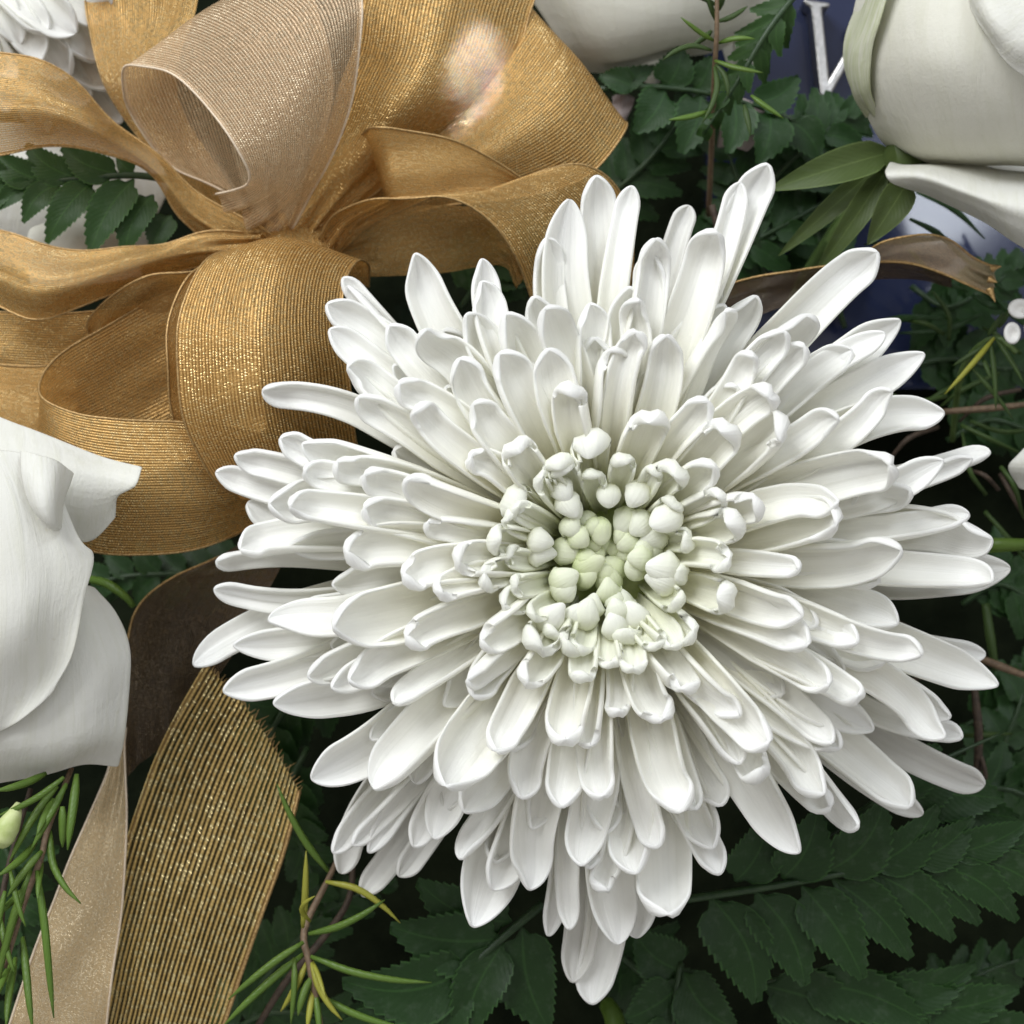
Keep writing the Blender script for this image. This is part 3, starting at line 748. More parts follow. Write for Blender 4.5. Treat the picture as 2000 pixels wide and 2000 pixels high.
# tails
strip('tail', bow, [
    [(400, 1296, -3.3), (495, 1400, -3.1), (585, 1545, -3.0)], [(330, 1420, -3.1), (440, 1520, -2.9), (556, 1660, -2.8)], [(265, 1580, -2.9), (390, 1680, -2.7), (510, 1790, -2.7)],
    [(215, 1760, -2.8), (340, 1830, -2.6), (465, 1920, -2.7)], [(180, 1920, -2.9), (300, 1970, -2.7), (425, 2040, -2.8)], [(150, 2090, -3.2), (260, 2110, -3.1), (385, 2160, -3.2)]],
    M_TAIL, M_EDGE, nu=60, nv=17, seed=17, ripple=.0002, pleat=(0, 0), edges=(1,), edge_r=.0004)
strip('tail', bow, [
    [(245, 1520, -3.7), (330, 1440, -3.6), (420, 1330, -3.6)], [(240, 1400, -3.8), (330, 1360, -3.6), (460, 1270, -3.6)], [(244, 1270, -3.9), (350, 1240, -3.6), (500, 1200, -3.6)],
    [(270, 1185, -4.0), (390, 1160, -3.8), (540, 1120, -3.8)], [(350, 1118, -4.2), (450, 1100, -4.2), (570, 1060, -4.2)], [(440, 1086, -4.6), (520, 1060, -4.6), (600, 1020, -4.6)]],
    M_SHADED, M_EDGE, nu=50, nv=13, seed=18, ripple=.0004, edges=(0,))
strip('tail', bow, [
    [(200, 1440, -3.6), (245, 1420, -3.6)], [(214, 1495, -3.1), (244, 1485, -3.2)], [(170, 1600, -2.6), (247, 1595, -2.7)], [(112, 1740, -2.3), (240, 1750, -2.4)],
    [(55, 1890, -2.2), (222, 1890, -2.4)], [(10, 2030, -2.3), (205, 2030, -2.5)], [(-20, 2140, -2.5), (195, 2150, -2.6)]], M_SATIN, M_EDGE_PALE, nu=60, seed=19, ripple=.0005, pleat=(0, 0))

tail_end = [o for o in bow.children if o.name.startswith('tail')][0]
ends = catmull(np.array([P(400, 1296, -4.6), P(495, 1400, -4.4), P(585, 1545, -4.3)]), 46)
fv, ff = [], []
for p in ends:
    L = random.uniform(.0008, .0026)
    d_ = norm(np.array([.5, .8, .2]) + np.array([random.gauss(0, .35), random.gauss(0, .3), random.gauss(0, .3)])) * L
    sd_ = norm(np.cross(d_, (0, 0, 1.0))) * .00012
    b_ = len(fv)
    fv += [p - sd_, p + sd_, p + d_ + sd_ * .3, p + d_ - sd_ * .3 + (0, 0, .0001)]
    ff.append((b_, b_ + 1, b_ + 2, b_ + 3))
fr = mesh_obj('fray', fv, ff, M_EDGE, tail_end)
fr['kind'] = 'stuff'

# the other ribbon end by the rose
end = thing('ribbon_end', 'short frayed gold ribbon end with forked tip below the upright rosebud', 'ribbon', P(1700, 520, -6))
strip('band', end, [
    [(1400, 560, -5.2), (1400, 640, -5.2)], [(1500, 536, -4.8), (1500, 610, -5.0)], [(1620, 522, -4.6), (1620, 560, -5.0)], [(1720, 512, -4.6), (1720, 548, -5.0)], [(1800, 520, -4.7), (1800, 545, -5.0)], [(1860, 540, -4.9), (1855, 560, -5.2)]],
    M_SHADED, M_EDGE, nu=40, nv=9, seed=20, edges=(0,))
strip('band', end, [
    [(1680, 500, -4.5), (1682, 512, -4.8)], [(1730, 468, -4.1), (1725, 512, -4.6)], [(1800, 458, -3.9), (1780, 518, -4.4)], [(1855, 470, -3.9), (1840, 535, -4.3)], [(1900, 502, -4.0), (1885, 553, -4.3)], [(1945, 522, -4.1), (1938, 576, -4.4)]],
    M_SHEER, M_EDGE, nu=40, nv=9, seed=21, ripple=.0003)
for (a, b) in (((1936, 524), (1956, 520)), ((1932, 545), (1948, 552)), ((1932, 565), (1944, 590))):
    tube('fray', [P(*a, -4.1), P(*b, -4.0)], [.0009, .0001], M_EDGE, end, 5)


# ------------------------------------------------------------------ roses
def rose_petal(parent, rows, tint=0.0, cream=0.0, nu=30, nv=24, thick=.0005, name='petal', wav=.0005, seed=0, mat=None):
    g_ = grid_surface(rows, nu, nv)
    r_ = np.random.default_rng(seed + 400)
    ph = r_.uniform(0, 6.28, 6)
    uu, vv = np.meshgrid(np.linspace(0, 1, nu), np.linspace(0, 1, nv), indexing='ij')
    du = np.gradient(g_, axis=0)
    dv = np.gradient(g_, axis=1)
    nr = np.cross(du, dv)
    nr /= (np.linalg.norm(nr, axis=2, keepdims=True) + 1e-12)
    off = wav * (np.sin(uu * 7 + ph[0] + 2 * vv) * np.sin(vv * 5 + ph[1]) + .6 * np.sin(vv * 13 + ph[2] + 3 * uu) * np.maximum(uu, 1 - uu) ** 2)
    g_ = g_ + nr * off[..., None]
    verts = g_.reshape(-1, 3)
    uv = [(i / (nu - 1), j / (nv - 1)) for i in range(nu) for j in range(nv)]
    faces = [(i * nv + j, i * nv + j + 1, (i + 1) * nv + j + 1, (i + 1) * nv + j) for i in range(nu - 1) for j in range(nv - 1)]
    o = mesh_obj(name, verts, faces, mat or M_ROSE, parent, uv)
    o.color = (tint, cream, 0, 1)
    md = o.modifiers.new('thickness', 'SOLIDIFY')
    md.thickness = thick * .8
    md.offset = 0
    sub = o.modifiers.new('smooth', 'SUBSURF')
    sub.levels = sub.render_levels = 1
    return o


def leaf(name, parent, base, tip, width, mat, z0=None, fold=.25, arch=.12, serr=0, lobed=False, nl=13, side=0.0, skew=0.0):
    """pointed leaf from photo pixel base to tip; base/tip = (px, py, z)"""
    A, T = P(*base), P(*tip)
    L = np.linalg.norm(T - A)
    d = (T - A) / L
    s = norm(np.cross(np.array([0, 0, 1.0]), d))
    n = np.cross(d, s)
    w = PX(width, (base[2] + tip[2]) / 2)
    nl = nl if not serr else 2 * serr + 1
    verts, uv, faces = [], [], []
    for i in range(nl):
        t = i / (nl - 1)
        prof = (math.sin(math.pi * min(1, t * .95 + .03) ** .66)) ** .85 * min(1.0, .12 + t * 7.5) if i < nl - 1 else .02
        mid = A + d * L * t + n * (arch * L * math.sin(math.pi * t)) + s * (side * L * math.sin(math.pi * t))
        for j, q in enumerate((-1, -.5, 0, .5, 1)):
            sh = 0.0
            ww = w * .5 * prof
            if serr and abs(q) == 1:
                if i % 2 == 1:
                    ww *= 1.05
                    sh = .45 * L / serr
                else:
                    ww *= .95
            if skew:
                ww *= 1 + skew * q
            verts.append(mid + s * ww * q + d * sh + n * (fold * abs(q) ** 1.3 * w * .5 * prof) + n * (.02 * w * math.sin(9 * t + q * 5)))
            uv.append((t, .5 + .5 * q))
    for i in range(nl - 1):
        for j in range(4):
            faces.append((i * 5 + j, i * 5 + j + 1, (i + 1) * 5 + j + 1, (i + 1) * 5 + j))
    return mesh_obj(name, verts, faces, mat, parent, uv)


rose = thing('rose', 'half open ivory rosebud with green outer petal standing by the navy panel', 'flower', P(1740, 310, -8))
rose_petal(rose, [
    [(1690, -70, -4.2), (1740, -70, -2.9), (1860, -70, -2.0), (2000, -70, -1.8), (2160, -70, -2.4)],
    [(1665, 30, -4.3), (1722, 30, -2.8), (1840, 25, -1.7), (2000, 15, -1.4), (2160, 10, -2.2)],
    [(1668, 130, -4.3), (1722, 130, -2.9), (1840, 125, -1.7), (2000, 115, -1.4), (2160, 110, -2.2)],
    [(1690, 210, -4.4), (1745, 222, -3.3), (1855, 225, -2.3), (2000, 220, -1.9), (2160, 215, -2.6)],
    [(1715, 268, -4.7), (1770, 284, -3.9), (1870, 292, -3.1), (2000, 294, -2.8), (2160, 290, -3.3)],
    [(1738, 300, -5.2), (1795, 314, -4.8), (1890, 322, -4.4), (2000, 326, -4.2), (2160, 326, -4.6)]], cream=.5, seed=1, nu=34)
rose_petal(rose, [
    [(1715, -70, -3.8), (1730, -70, -2.6), (1760, -70, -2.2)], [(1664, 40, -4.3), (1690, 40, -3.0), (1725, 30, -2.45)], [(1650, 110, -4.4), (1668, 110, -3.4), (1700, 95, -2.8)],
    [(1660, 175, -4.5), (1680, 180, -3.7), (1697, 170, -3.3)], [(1690, 228, -4.7), (1705, 228, -4.2), (1718, 222, -4.0)]], tint=1.0, cream=.3, seed=2, name='outer_petal')['label'] = 'green veined outer petal'
rose_petal(rose, [
    [(1878, -30, -1.9), (1915, 55, -1.2), (1950, 105, -1.05), (1990, 140, -1.05), (2050, 185, -1.2)],
    [(1900, -40, -1.3), (1940, 30, -.8), (1980, 75, -.7), (2020, 105, -.7), (2080, 140, -.9)],
    [(1960, -60, -1.1), (2000, -10, -.7), (2040, 30, -.6), (2080, 60, -.6), (2130, 90, -.9)]], seed=3, thick=.0008)
rose_petal(rose, [
    [(1736, 322, -4.4), (1800, 318, -5.0), (1890, 316, -5.0), (1990, 318, -5.0), (2150, 320, -5.0)], [(1728, 334, -3.2), (1800, 336, -2.9), (1890, 362, -2.6), (1990, 385, -2.4), (2150, 400, -2.4)],
    [(1736, 354, -3.1), (1808, 362, -2.9), (1900, 400, -2.6), (1995, 440, -2.4), (2150, 480, -2.4)], [(1766, 368, -3.6), (1830, 386, -3.5), (1915, 430, -3.2), (2005, 484, -3.0), (2150, 560, -3.0)]], seed=4, thick=.0007)
leaf('sepal', rose, (1745, 296, -4.8), (1500, 372, -5.0), 70, M_SEPAL, fold=.35, arch=.08)
leaf('sepal', rose, (1775, 350, -4.4), (1694, 478, -4.6), 66, M_SEPAL, fold=.3, arch=.10)
leaf('sepal', rose, (1735, 325, -5.0), (1590, 540, -5.6), 50, M_SEPAL, fold=.3)
leaf('sepal', rose, (1720, 320, -5.4), (1520, 500, -5.9), 44, M_SEPAL, fold=.3)
tube('stem', [P(1750, 322, -5.2), P(1690, 400, -6), P(1610, 500, -7.2), P(1540, 620, -9), P(1500, 700, -12)], [.0035, .0028, .0024, .0024, .0024], M_GREENSTEM, rose, 9)
tube('hip', [P(1790, 300, -4.6), P(1765, 315, -4.9), P(1740, 330, -5.3)], [.006, .005, .003], M_SEPAL, rose, 10)

rose2 = thing('rose', 'open white rose with folded petal tips beside the darkly shaded ribbon', 'flower', P(40, 1200, -8))
rose_petal(rose2, [
    [(-120, 780, -3.0), (-40, 800, -2.6), (40, 832, -2.4), (110, 862, -2.3), (200, 890, -2.2), (279, 912, -2.0)],
    [(-120, 880, -2.2), (-40, 890, -1.9), (50, 900, -1.8), (130, 915, -1.8), (210, 935, -1.9), (268, 950, -1.8)],
    [(-120, 980, -2.0), (-40, 990, -1.8), (60, 990, -1.8), (140, 985, -1.9), (205, 985, -2.0), (232, 968, -1.9)],
    [(-120, 1080, -2.2), (-40, 1080, -2.1), (60, 1070, -2.2), (130, 1060, -2.3), (180, 1055, -2.4), (226, 1010, -2.2)]], seed=11, nu=30, nv=30)
rose_petal(rose2, [
    [(-140, 1000, -1.6), (-60, 900, -1.2), (0, 880, -1.1), (50, 885, -1.1), (90, 905, -1.3)],
    [(-140, 1060, -1.3), (-50, 1000, -.8), (20, 985, -.7), (90, 1010, -.9), (150, 1045, -1.0)],
    [(-140, 1150, -1.1), (-40, 1130, -.5), (40, 1120, -.5), (110, 1110, -.8), (184, 1085, -1.05)],
    [(-140, 1260, -1.1), (-40, 1250, -.5), (40, 1235, -.5), (100, 1210, -.8), (166, 1165, -.95)],
    [(-140, 1360, -1.4), (-40, 1360, -1.0), (30, 1345, -1.0), (90, 1320, -1.2), (138, 1280, -.95)],
    [(-140, 1450, -2.2), (-40, 1445, -1.3), (10, 1425, -1.2), (60, 1395, -1.1), (105, 1350, -1.1)]], seed=12, nu=34, nv=26)
rose_petal(rose2, [
    [(40, 880, -1.0), (70, 885, -.8), (110, 900, -.9), (142, 925, -1.3)], [(44, 930, -.7), (70, 935, -.45), (105, 945, -.5), (136, 950, -1.1)],
    [(60, 985, -.55), (80, 985, -.3), (105, 985, -.4), (122, 985, -.9)], [(88, 1020, -.55), (95, 1022, -.4), (106, 1022, -.45), (116, 1015, -.8)], [(106, 1036, -.75), (109, 1037, -.7), (112, 1036, -.7), (116, 1032, -.8)]],
    seed=13, nu=20, nv=14, thick=.0009, wav=.0002, name='folded_tip')
rose_petal(rose2, [
    [(-140, 1200, -2.4), (0, 1180, -2.2), (90, 1160, -2.2), (150, 1140, -2.2), (188, 1142, -2.6)],
    [(-140, 1300, -1.9), (0, 1300, -1.6), (100, 1250, -1.7), (170, 1210, -1.8), (226, 1192, -2.3)],
    [(-140, 1400, -1.7), (0, 1400, -1.4), (100, 1350, -1.5), (180, 1300, -1.6), (252, 1262, -2.2)],
    [(-140, 1470, -1.7), (0, 1455, -1.4), (100, 1430, -1.5), (180, 1390, -1.7), (253, 1345, -2.2)],
    [(-140, 1510, -2.1), (0, 1495, -1.8), (100, 1478, -1.8), (180, 1455, -1.9), (246, 1440, -2.3)],
    [(-140, 1545, -2.9), (0, 1528, -2.6), (100, 1508, -2.6), (160, 1500, -2.6), (232, 1500, -2.8)]], seed=14, nu=34, nv=26)
tube('stem', [P(20, 1250, -2.6), P(60, 1280, -7), P(90, 1300, -12)], [.004, .003, .003], M_GREENSTEM, rose2, 8)

rose3 = thing('rose', 'pale shaded rose behind the folded end of the gold bow', 'flower', P(1250, -40, -10.8))
rose_petal(rose3, [
    [(960, -180, -7.8), (1100, -180, -6.2), (1300, -180, -5.8), (1480, -180, -6.4), (1620, -180, -7.8)], [(1000, -60, -7.4), (1120, -60, -6.0), (1300, -60, -5.7), (1460, -70, -6.3), (1560, -90, -7.4)],
    [(1060, 40, -7.4), (1150, 50, -6.3), (1300, 40, -6.0), (1430, 20, -6.6), (1510, -20, -7.4)], [(1110, 105, -7.6), (1180, 112, -6.9), (1290, 95, -6.7), (1400, 75, -7.0), (1480, 45, -7.6)],
    [(1150, 140, -8.4), (1200, 136, -8.1), (1290, 118, -8.0), (1390, 100, -8.0), (1440, 80, -8.4)]], cream=.55, seed=21)
rose_petal(rose3, [
    [(1380, -40, -8.4), (1480, -40, -8.1), (1560, -60, -8.4)], [(1400, 60, -8.4), (1460, 50, -8.1), (1500, 30, -8.4)], [(1420, 130, -8.6), (1460, 125, -8.4), (1490, 100, -8.6)], [(1440, 150, -9.0), (1465, 145, -8.9), (1485, 130, -9.0)]], cream=.2, seed=22)
rose_petal(rose3, [
    [(1215, 100, -8.7), (1270, 100, -8.5), (1330, 110, -8.7)], [(1230, 120, -8.7), (1270, 125, -8.4), (1322, 140, -8.7)], [(1255, 150, -8.8), (1275, 165, -8.6), (1290, 160, -8.8)], [(1268, 175, -8.9), (1275, 178, -8.9), (1282, 176, -8.9)]], cream=.2, seed=23, nu=14, nv=10)
tube('stem', [P(1290, -60, -6.8), P(1300, -40, -10.8), P(1310, -30, -13.8)], [.004, .003, .003], M_GREENSTEM, rose3, 8)

rose4 = thing('rose', 'white rose under the fern leaves and the left gold loops', 'flower', P(120, 420, -10.3))
rose_petal(rose4, [
    [(-160, 230, -7.7), (0, 240, -7.1), (160, 250, -7.1), (300, 290, -7.7)], [(-160, 330, -7.3), (0, 330, -6.7), (160, 340, -6.7), (330, 360, -7.5)],
    [(-160, 430, -7.5), (0, 420, -6.9), (150, 420, -6.9), (300, 440, -7.5)], [(-160, 520, -8.1), (0, 520, -7.7), (150, 530, -7.7), (280, 520, -8.1)]], seed=31)
rose_petal(rose4, [
    [(60, 450, -6.6), (150, 420, -6.3), (240, 420, -6.5)], [(50, 490, -6.3), (150, 470, -6.0), (260, 460, -6.3)], [(60, 560, -6.5), (160, 560, -6.3), (280, 540, -6.6)]], cream=.5, seed=32, nu=16, nv=16)
tube('stem', [P(100, 400, -7.3), P(110, 420, -10.3), P(120, 430, -13.3)], [.004, .003, .003], M_GREENSTEM, rose4, 8)

for lab, rows in (('pinkish fallen petal lying in the leaves below the feathery fern tip', [[(1400, 205, -7.4), (1450, 190, -7.2), (1500, 215, -7.4)], [(1405, 245, -7.3), (1450, 240, -7.0), (1490, 262, -7.3)], [(1400, 290, -7.5), (1430, 285, -7.4), (1460, 300, -7.5)]]),
                  ('small pale fallen petal beside the pointed fold of the bow', [[(1195, 188, -7.5), (1215, 180, -7.4), (1240, 190, -7.5)], [(1196, 215, -7.4), (1214, 215, -7.3), (1230, 220, -7.4)], [(1200, 245, -7.6), (1210, 245, -7.5), (1220, 242, -7.6)]])):
    o = rose_petal(None, rows, nu=10, nv=10, mat=M_WALL, name='stone_patch', seed=len(lab))  # curved patches standing in for pale stone behind the leaves
    tag(o, lab, 'petal')
rose5 = thing('rose', 'white petal edge of a rose cut by the frame beside dark sprigs', 'flower', P(2060, 920, -8))
rose5['label'] = 'white rose of which a notched petal edge shows beside the dark sprigs'
rose_petal(rose5, [
    [(2020, 850, -4.4), (2070, 850, -4.0), (2140, 850, -4.2)], [(1985, 890, -4.3), (2060, 890, -3.9), (2140, 900, -4.0)], [(1968, 915, -4.4), (2050, 930, -4.0), (2140, 940, -4.1)], [(1990, 955, -4.6), (2060, 970, -4.3), (2140, 990, -4.4)]], seed=41, nu=16, nv=14)
tube('stem', [P(2090, 920, -4.3), P(2095, 930, -8), P(2100, 930, -12)], [.004, .003, .003], M_GREENSTEM, rose5, 8)


# ------------------------------------------------------------------ ferns
def curve_side(rachis, bx, by, tx, ty):
    ax, ay = rachis[-1][0] - rachis[0][0], rachis[-1][1] - rachis[0][1]
    return 1.0 if (ax * (ty - by) - ay * (tx - bx)) > 0 else -1.0


def frond(label, rachis, pinnae, mat=None, group=None, rad=.0008, serr=7):
    f = thing('fern_frond', label, 'fern', P(*rachis[0]), group)
    tube('stalk', [P(*p) for p in rachis], [rad, rad * .8, rad * .35], M_RACHIS, f, 7)
    for (bx, by, bz, tx, ty, tz, w) in pinnae:
        leaf('leaflet', f, (bx, by, bz), (tx, ty, tz), w * 1.12, mat or M_FERN, fold=random.uniform(.05, .3), arch=random.uniform(.02, .10), serr=int(serr * 1.5), side=curve_side(rachis, bx, by, tx, ty) * random.uniform(.04, .12), skew=random.uniform(-.12, .12))
    return f


def auto_frond(label, pts, n, length, width, mat=None, group=None, ang=62, z_tip=-.3, serr=5, rad=.0007):
    c = catmull(np.array([[p[0], p[1], p[2]] for p in pts], float), 60)
    pin = []
    for i in range(n):
        t = .12 + .83 * i / max(n - 1, 1)
        k = int(t * 59)
        d = c[min(k + 1, 59)] - c[max(k - 1, 0)]
        a0 = math.atan2(d[1], d[0])
        for sd in (-1, 1):
            L = length * (1 - .72 * t ** 1.6) * random.uniform(.85, 1.1)
            a = a0 + sd * R(ang * (1 - .35 * t) + random.uniform(-8, 8))
            zz = c[k][2]
            pin.append((c[k][0], c[k][1], zz, c[k][0] + L * math.cos(a), c[k][1] + L * math.sin(a), zz + z_tip + random.uniform(-.25, .2), width * (1 - .45 * t)))
    return frond(label, [tuple(p) for p in pts], pin, mat, group, rad, serr)


frond('broad dark green fern frond spreading out from under the chrysanthemum with dusty leaflets', [(1310, 1760, -4.6), (1500, 1732, -4.3), (1700, 1696, -4.3), (1860, 1672, -4.5), (2040, 1645, -4.8)], [
    (1436, 1722, -4.4, 1500, 1590, -4.3, 92), (1528, 1716, -4.3, 1596, 1580, -4.1, 100), (1612, 1703, -4.3, 1728, 1562, -4.1, 104), (1690, 1692, -4.3, 1830, 1572, -4.2, 84),
    (1775, 1682, -4.3, 1900, 1596, -4.4, 74), (1850, 1668, -4.4, 2006, 1606, -4.5, 66), (1930, 1660, -4.5, 2080, 1600, -4.7, 60),
    (1388, 1752, -4.5, 1476, 1958, -4.6, 112), (1476, 1742, -4.4, 1572, 1925, -4.3, 104), (1566, 1730, -4.4, 1685, 1912, -4.2, 100), (1625, 1716, -4.4, 1778, 1872, -4.3, 88),
    (1700, 1702, -4.4, 1860, 1838, -4.5, 84), (1766, 1693, -4.4, 1912, 1806, -4.6, 76), (1832, 1684, -4.4, 1985, 1800, -4.7, 72), (1900, 1672, -4.5, 2060, 1770, -4.8, 70)], serr=8, rad=.0009)
frond('dark fern frond with large toothed leaflets between the needle sprig and the lowest white petals', [(1060, 1765, -4.9), (947, 1862, -4.6), (823, 1978, -4.5), (770, 2040, -4.5)], [
    (1000, 1800, -4.8, 815, 1720, -4.8, 104), (978, 1832, -4.7, 762, 1808, -4.5, 116), (918, 1888, -4.6, 668, 1915, -4.4, 122), (850, 1955, -4.5, 660, 2010, -4.4, 104),
    (1020, 1812, -4.8, 1072, 2010, -4.9, 118), (984, 1840, -4.7, 905, 2040, -4.6, 92), (905, 1905, -4.6, 850, 2080, -4.5, 76)], serr=9, rad=.0009)
frond('dark fern frond hanging straight down below the broad frond', [(1330, 1880, -5.6), (1318, 1960, -5.4), (1312, 2060, -5.4)], [
    (1330, 1895, -5.6, 1240, 1820, -5.8, 90), (1322, 1930, -5.5, 1222, 1990, -5.4, 88), (1335, 1900, -5.5, 1440, 2010, -5.3, 100), (1318, 1990, -5.4, 1390, 2080, -5.4, 80), (1316, 1990, -5.4, 1240, 2080, -5.4, 80)], serr=8)
frond('shadowed fern frond lying beneath the tips of the broad frond', [(1470, 1920, -5.8), (1600, 1910, -5.6), (1760, 1960, -5.6), (1900, 2040, -5.8)], [
    (1490, 1925, -5.7, 1700, 2030, -5.5, 104), (1560, 1915, -5.6, 1815, 2000, -5.4, 100), (1640, 1915, -5.6, 1880, 1938, -5.5, 90), (1700, 1935, -5.6, 1905, 1880, -5.7, 80),
    (1780, 1970, -5.6, 1990, 1930, -5.7, 84), (1860, 2010, -5.7, 2040, 1990, -5.8, 80), (1520, 1920, -5.7, 1600, 2050, -5.6, 90)], serr=8)
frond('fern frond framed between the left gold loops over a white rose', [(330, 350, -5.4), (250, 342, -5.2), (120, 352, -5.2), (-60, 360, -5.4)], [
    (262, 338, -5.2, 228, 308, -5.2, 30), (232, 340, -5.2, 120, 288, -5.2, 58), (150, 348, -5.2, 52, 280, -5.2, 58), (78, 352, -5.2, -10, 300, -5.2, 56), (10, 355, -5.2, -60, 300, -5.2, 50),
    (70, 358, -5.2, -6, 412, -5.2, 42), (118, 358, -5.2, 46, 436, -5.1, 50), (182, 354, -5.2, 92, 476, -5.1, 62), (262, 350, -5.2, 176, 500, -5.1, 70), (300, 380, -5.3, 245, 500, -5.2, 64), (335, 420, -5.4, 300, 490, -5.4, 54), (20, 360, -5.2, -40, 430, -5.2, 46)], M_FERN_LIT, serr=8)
frond('dark serrated fern leaflets overlapping the rearmost white petals near the broad frond', [(1600, 1640, -4.9), (1720, 1560, -4.7), (1830, 1490, -4.8), (1960, 1430, -5.2)], [
    (1690, 1540, -4.7, 1745, 1425, -4.5, 88), (1720, 1545, -4.7, 1835, 1455, -4.5, 96), (1760, 1560, -4.7, 1880, 1520, -4.6, 96), (1780, 1560, -4.8, 1960, 1560, -4.7, 100), (1640, 1620, -4.8, 1575, 1560, -4.9, 60), (1800, 1590, -4.8, 1990, 1600, -5, 90)], serr=8)
auto_frond('feathery green fern tip drooping in front of the pale shaded rose', [(1570, -30, -4.6), (1500, 60, -4.6), (1440, 160, -4.8), (1375, 260, -5.2)], 9, 95, 34, M_FERN_LIT, serr=4, ang=38)
frond('dark rounded fern leaflets beside the pointed fold of the gold bow', [(1160, 175, -7.2), (1280, 170, -7.0), (1420, 190, -7.0), (1560, 240, -7.2)], [
    (1180, 175, -7.1, 1280, 130, -7.0, 44), (1240, 172, -7.0, 1170, 150, -7.1, 46), (1300, 172, -7.0, 1330, 90, -6.9, 70), (1360, 178, -7.0, 1390, 110, -6.9, 60), (1300, 178, -7.0, 1240, 260, -6.9, 74), (1370, 185, -7.0, 1330, 300, -6.8, 74),
    (1430, 192, -7.0, 1420, 300, -6.8, 70), (1500, 215, -7.1, 1480, 320, -6.9, 74), (1470, 205, -7.0, 1560, 150, -7.1, 60), (1540, 235, -7.2, 1600, 310, -7.2, 70)], serr=6)

GB = 'fern fronds deep in the shade'
LB = ['beside the pointed fold of the gold bow', 'rising behind the reddish needle stem', 'lying across the gap above the topmost petals', 'standing between the topmost petals and the rosebud stem', 'at the foot of the navy panel near the metal letter', 'beneath the forked ribbon end', 'under the little white wax petals', 'behind the grey bare twig', 'beside the flat bright green stalk', 'behind the slender pale twig', 'rising beside the brown upright twig', 'between the gold tail and the lowest left petals', 'behind the olive needle sprig', 'under the cut foot of the gold tail', 'below the lowest petal tips', 'under the tip of the broad dusty frond', 'behind the fresh green needle sprig', 'under the top corner of the gold tail', 'just behind the topmost white petals', 'behind the rearmost petals and broad frond', 'in the dark gap under the lower front bow loop', 'in the dark gap between the bow and upper petals']
bgf = [
    [(1150, 420, -8.5), (1260, 320, -8.0), (1330, 230, -8.0), (1380, 140, -8.3)], [(1500, 560, -8.6), (1470, 430, -8.0), (1430, 320, -7.8), (1400, 220, -8)],
    [(1300, 520, -8.8), (1450, 480, -8.2), (1600, 400, -8.2), (1720, 330, -8.6)], [(1650, 640, -9), (1600, 480, -8.6), (1580, 360, -8.4), (1560, 260, -8.6)],
    [(1500, 360, -8), (1560, 300, -7.6), (1620, 250, -7.6), (1680, 220, -7.9)], [(1780, 560, -8.8), (1850, 600, -8.4), (1930, 560, -8.4), (2020, 500, -8.6)],
    [(1760, 720, -9.2), (1860, 700, -8.8), (1960, 720, -8.8), (2060, 700, -9)], [(1850, 860, -9.2), (1930, 820, -8.8), (2010, 840, -8.8), (2080, 860, -9)],
    [(1880, 1180, -9), (1950, 1140, -8.6), (2030, 1180, -8.6), (2080, 1200, -8.8)], [(1880, 1420, -9), (1960, 1380, -8.6), (2040, 1300, -8.6), (2080, 1240, -8.8)],
    [(1980, 1620, -8.6), (1950, 1500, -8.2), (1990, 1380, -8.2), (2020, 1280, -8.6)], [(600, 1460, -7.2), (560, 1560, -6.6), (600, 1680, -6.6), (640, 1780, -7)],
    [(480, 1960, -7.4), (560, 1860, -7.0), (640, 1780, -7.0), (760, 1720, -7.2)], [(400, 2050, -7.6), (520, 1980, -7.0), (640, 1990, -7.0), (760, 2040, -7.2)],
    [(1180, 1840, -7.6), (1250, 1900, -7.2), (1330, 1980, -7.2), (1400, 2060, -7.4)], [(1750, 2060, -7.6), (1830, 1960, -7.2), (1920, 1900, -7.2), (2040, 1860, -7.4)],
    [(-40, 1560, -6.8), (20, 1680, -6.4), (40, 1820, -6.4), (20, 1980, -6.8)], [(700, 1300, -8), (560, 1380, -7.4), (520, 1500, -7.4), (560, 1620, -7.8)],
    [(1300, 620, -8.8), (1380, 520, -8.4), (1480, 420, -8.4), (1520, 300, -8.6)], [(1850, 1560, -7.8), (1960, 1540, -7.2), (2060, 1580, -7.2), (2140, 1600, -7.6)],
    [(520, 1120, -9), (360, 1120, -8.6), (220, 1130, -8.6), (120, 1180, -9)], [(900, 600, -8.6), (960, 520, -8.2), (1040, 480, -8.2), (1120, 460, -8.4)],
]
for i, pts in enumerate(bgf):
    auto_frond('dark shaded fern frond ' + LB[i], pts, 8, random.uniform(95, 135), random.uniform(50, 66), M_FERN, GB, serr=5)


# ------------------------------------------------------------------ waxflower sprigs
def needle(parent, b, t, zb, zt, w=13, mat=None, bend=0.0):
    A, T = P(*b, zb), P(*t, zt)
    d = T - A
    s = norm(np.cross((0, 0, 1.0), d)) * np.linalg.norm(d) * bend
    up = np.array([0, 0, .06 * np.linalg.norm(d)])
    r = PX(w, zb) / 2 * 1.12
    return tube('needle', [A, A + d * .35 + s + up, A + d * .7 + s * .8 + up, T], [r * .5, r, r * .95, r * .75, r * .15], mat or M_NEEDLE, parent, 6, n=10, flat=.6)


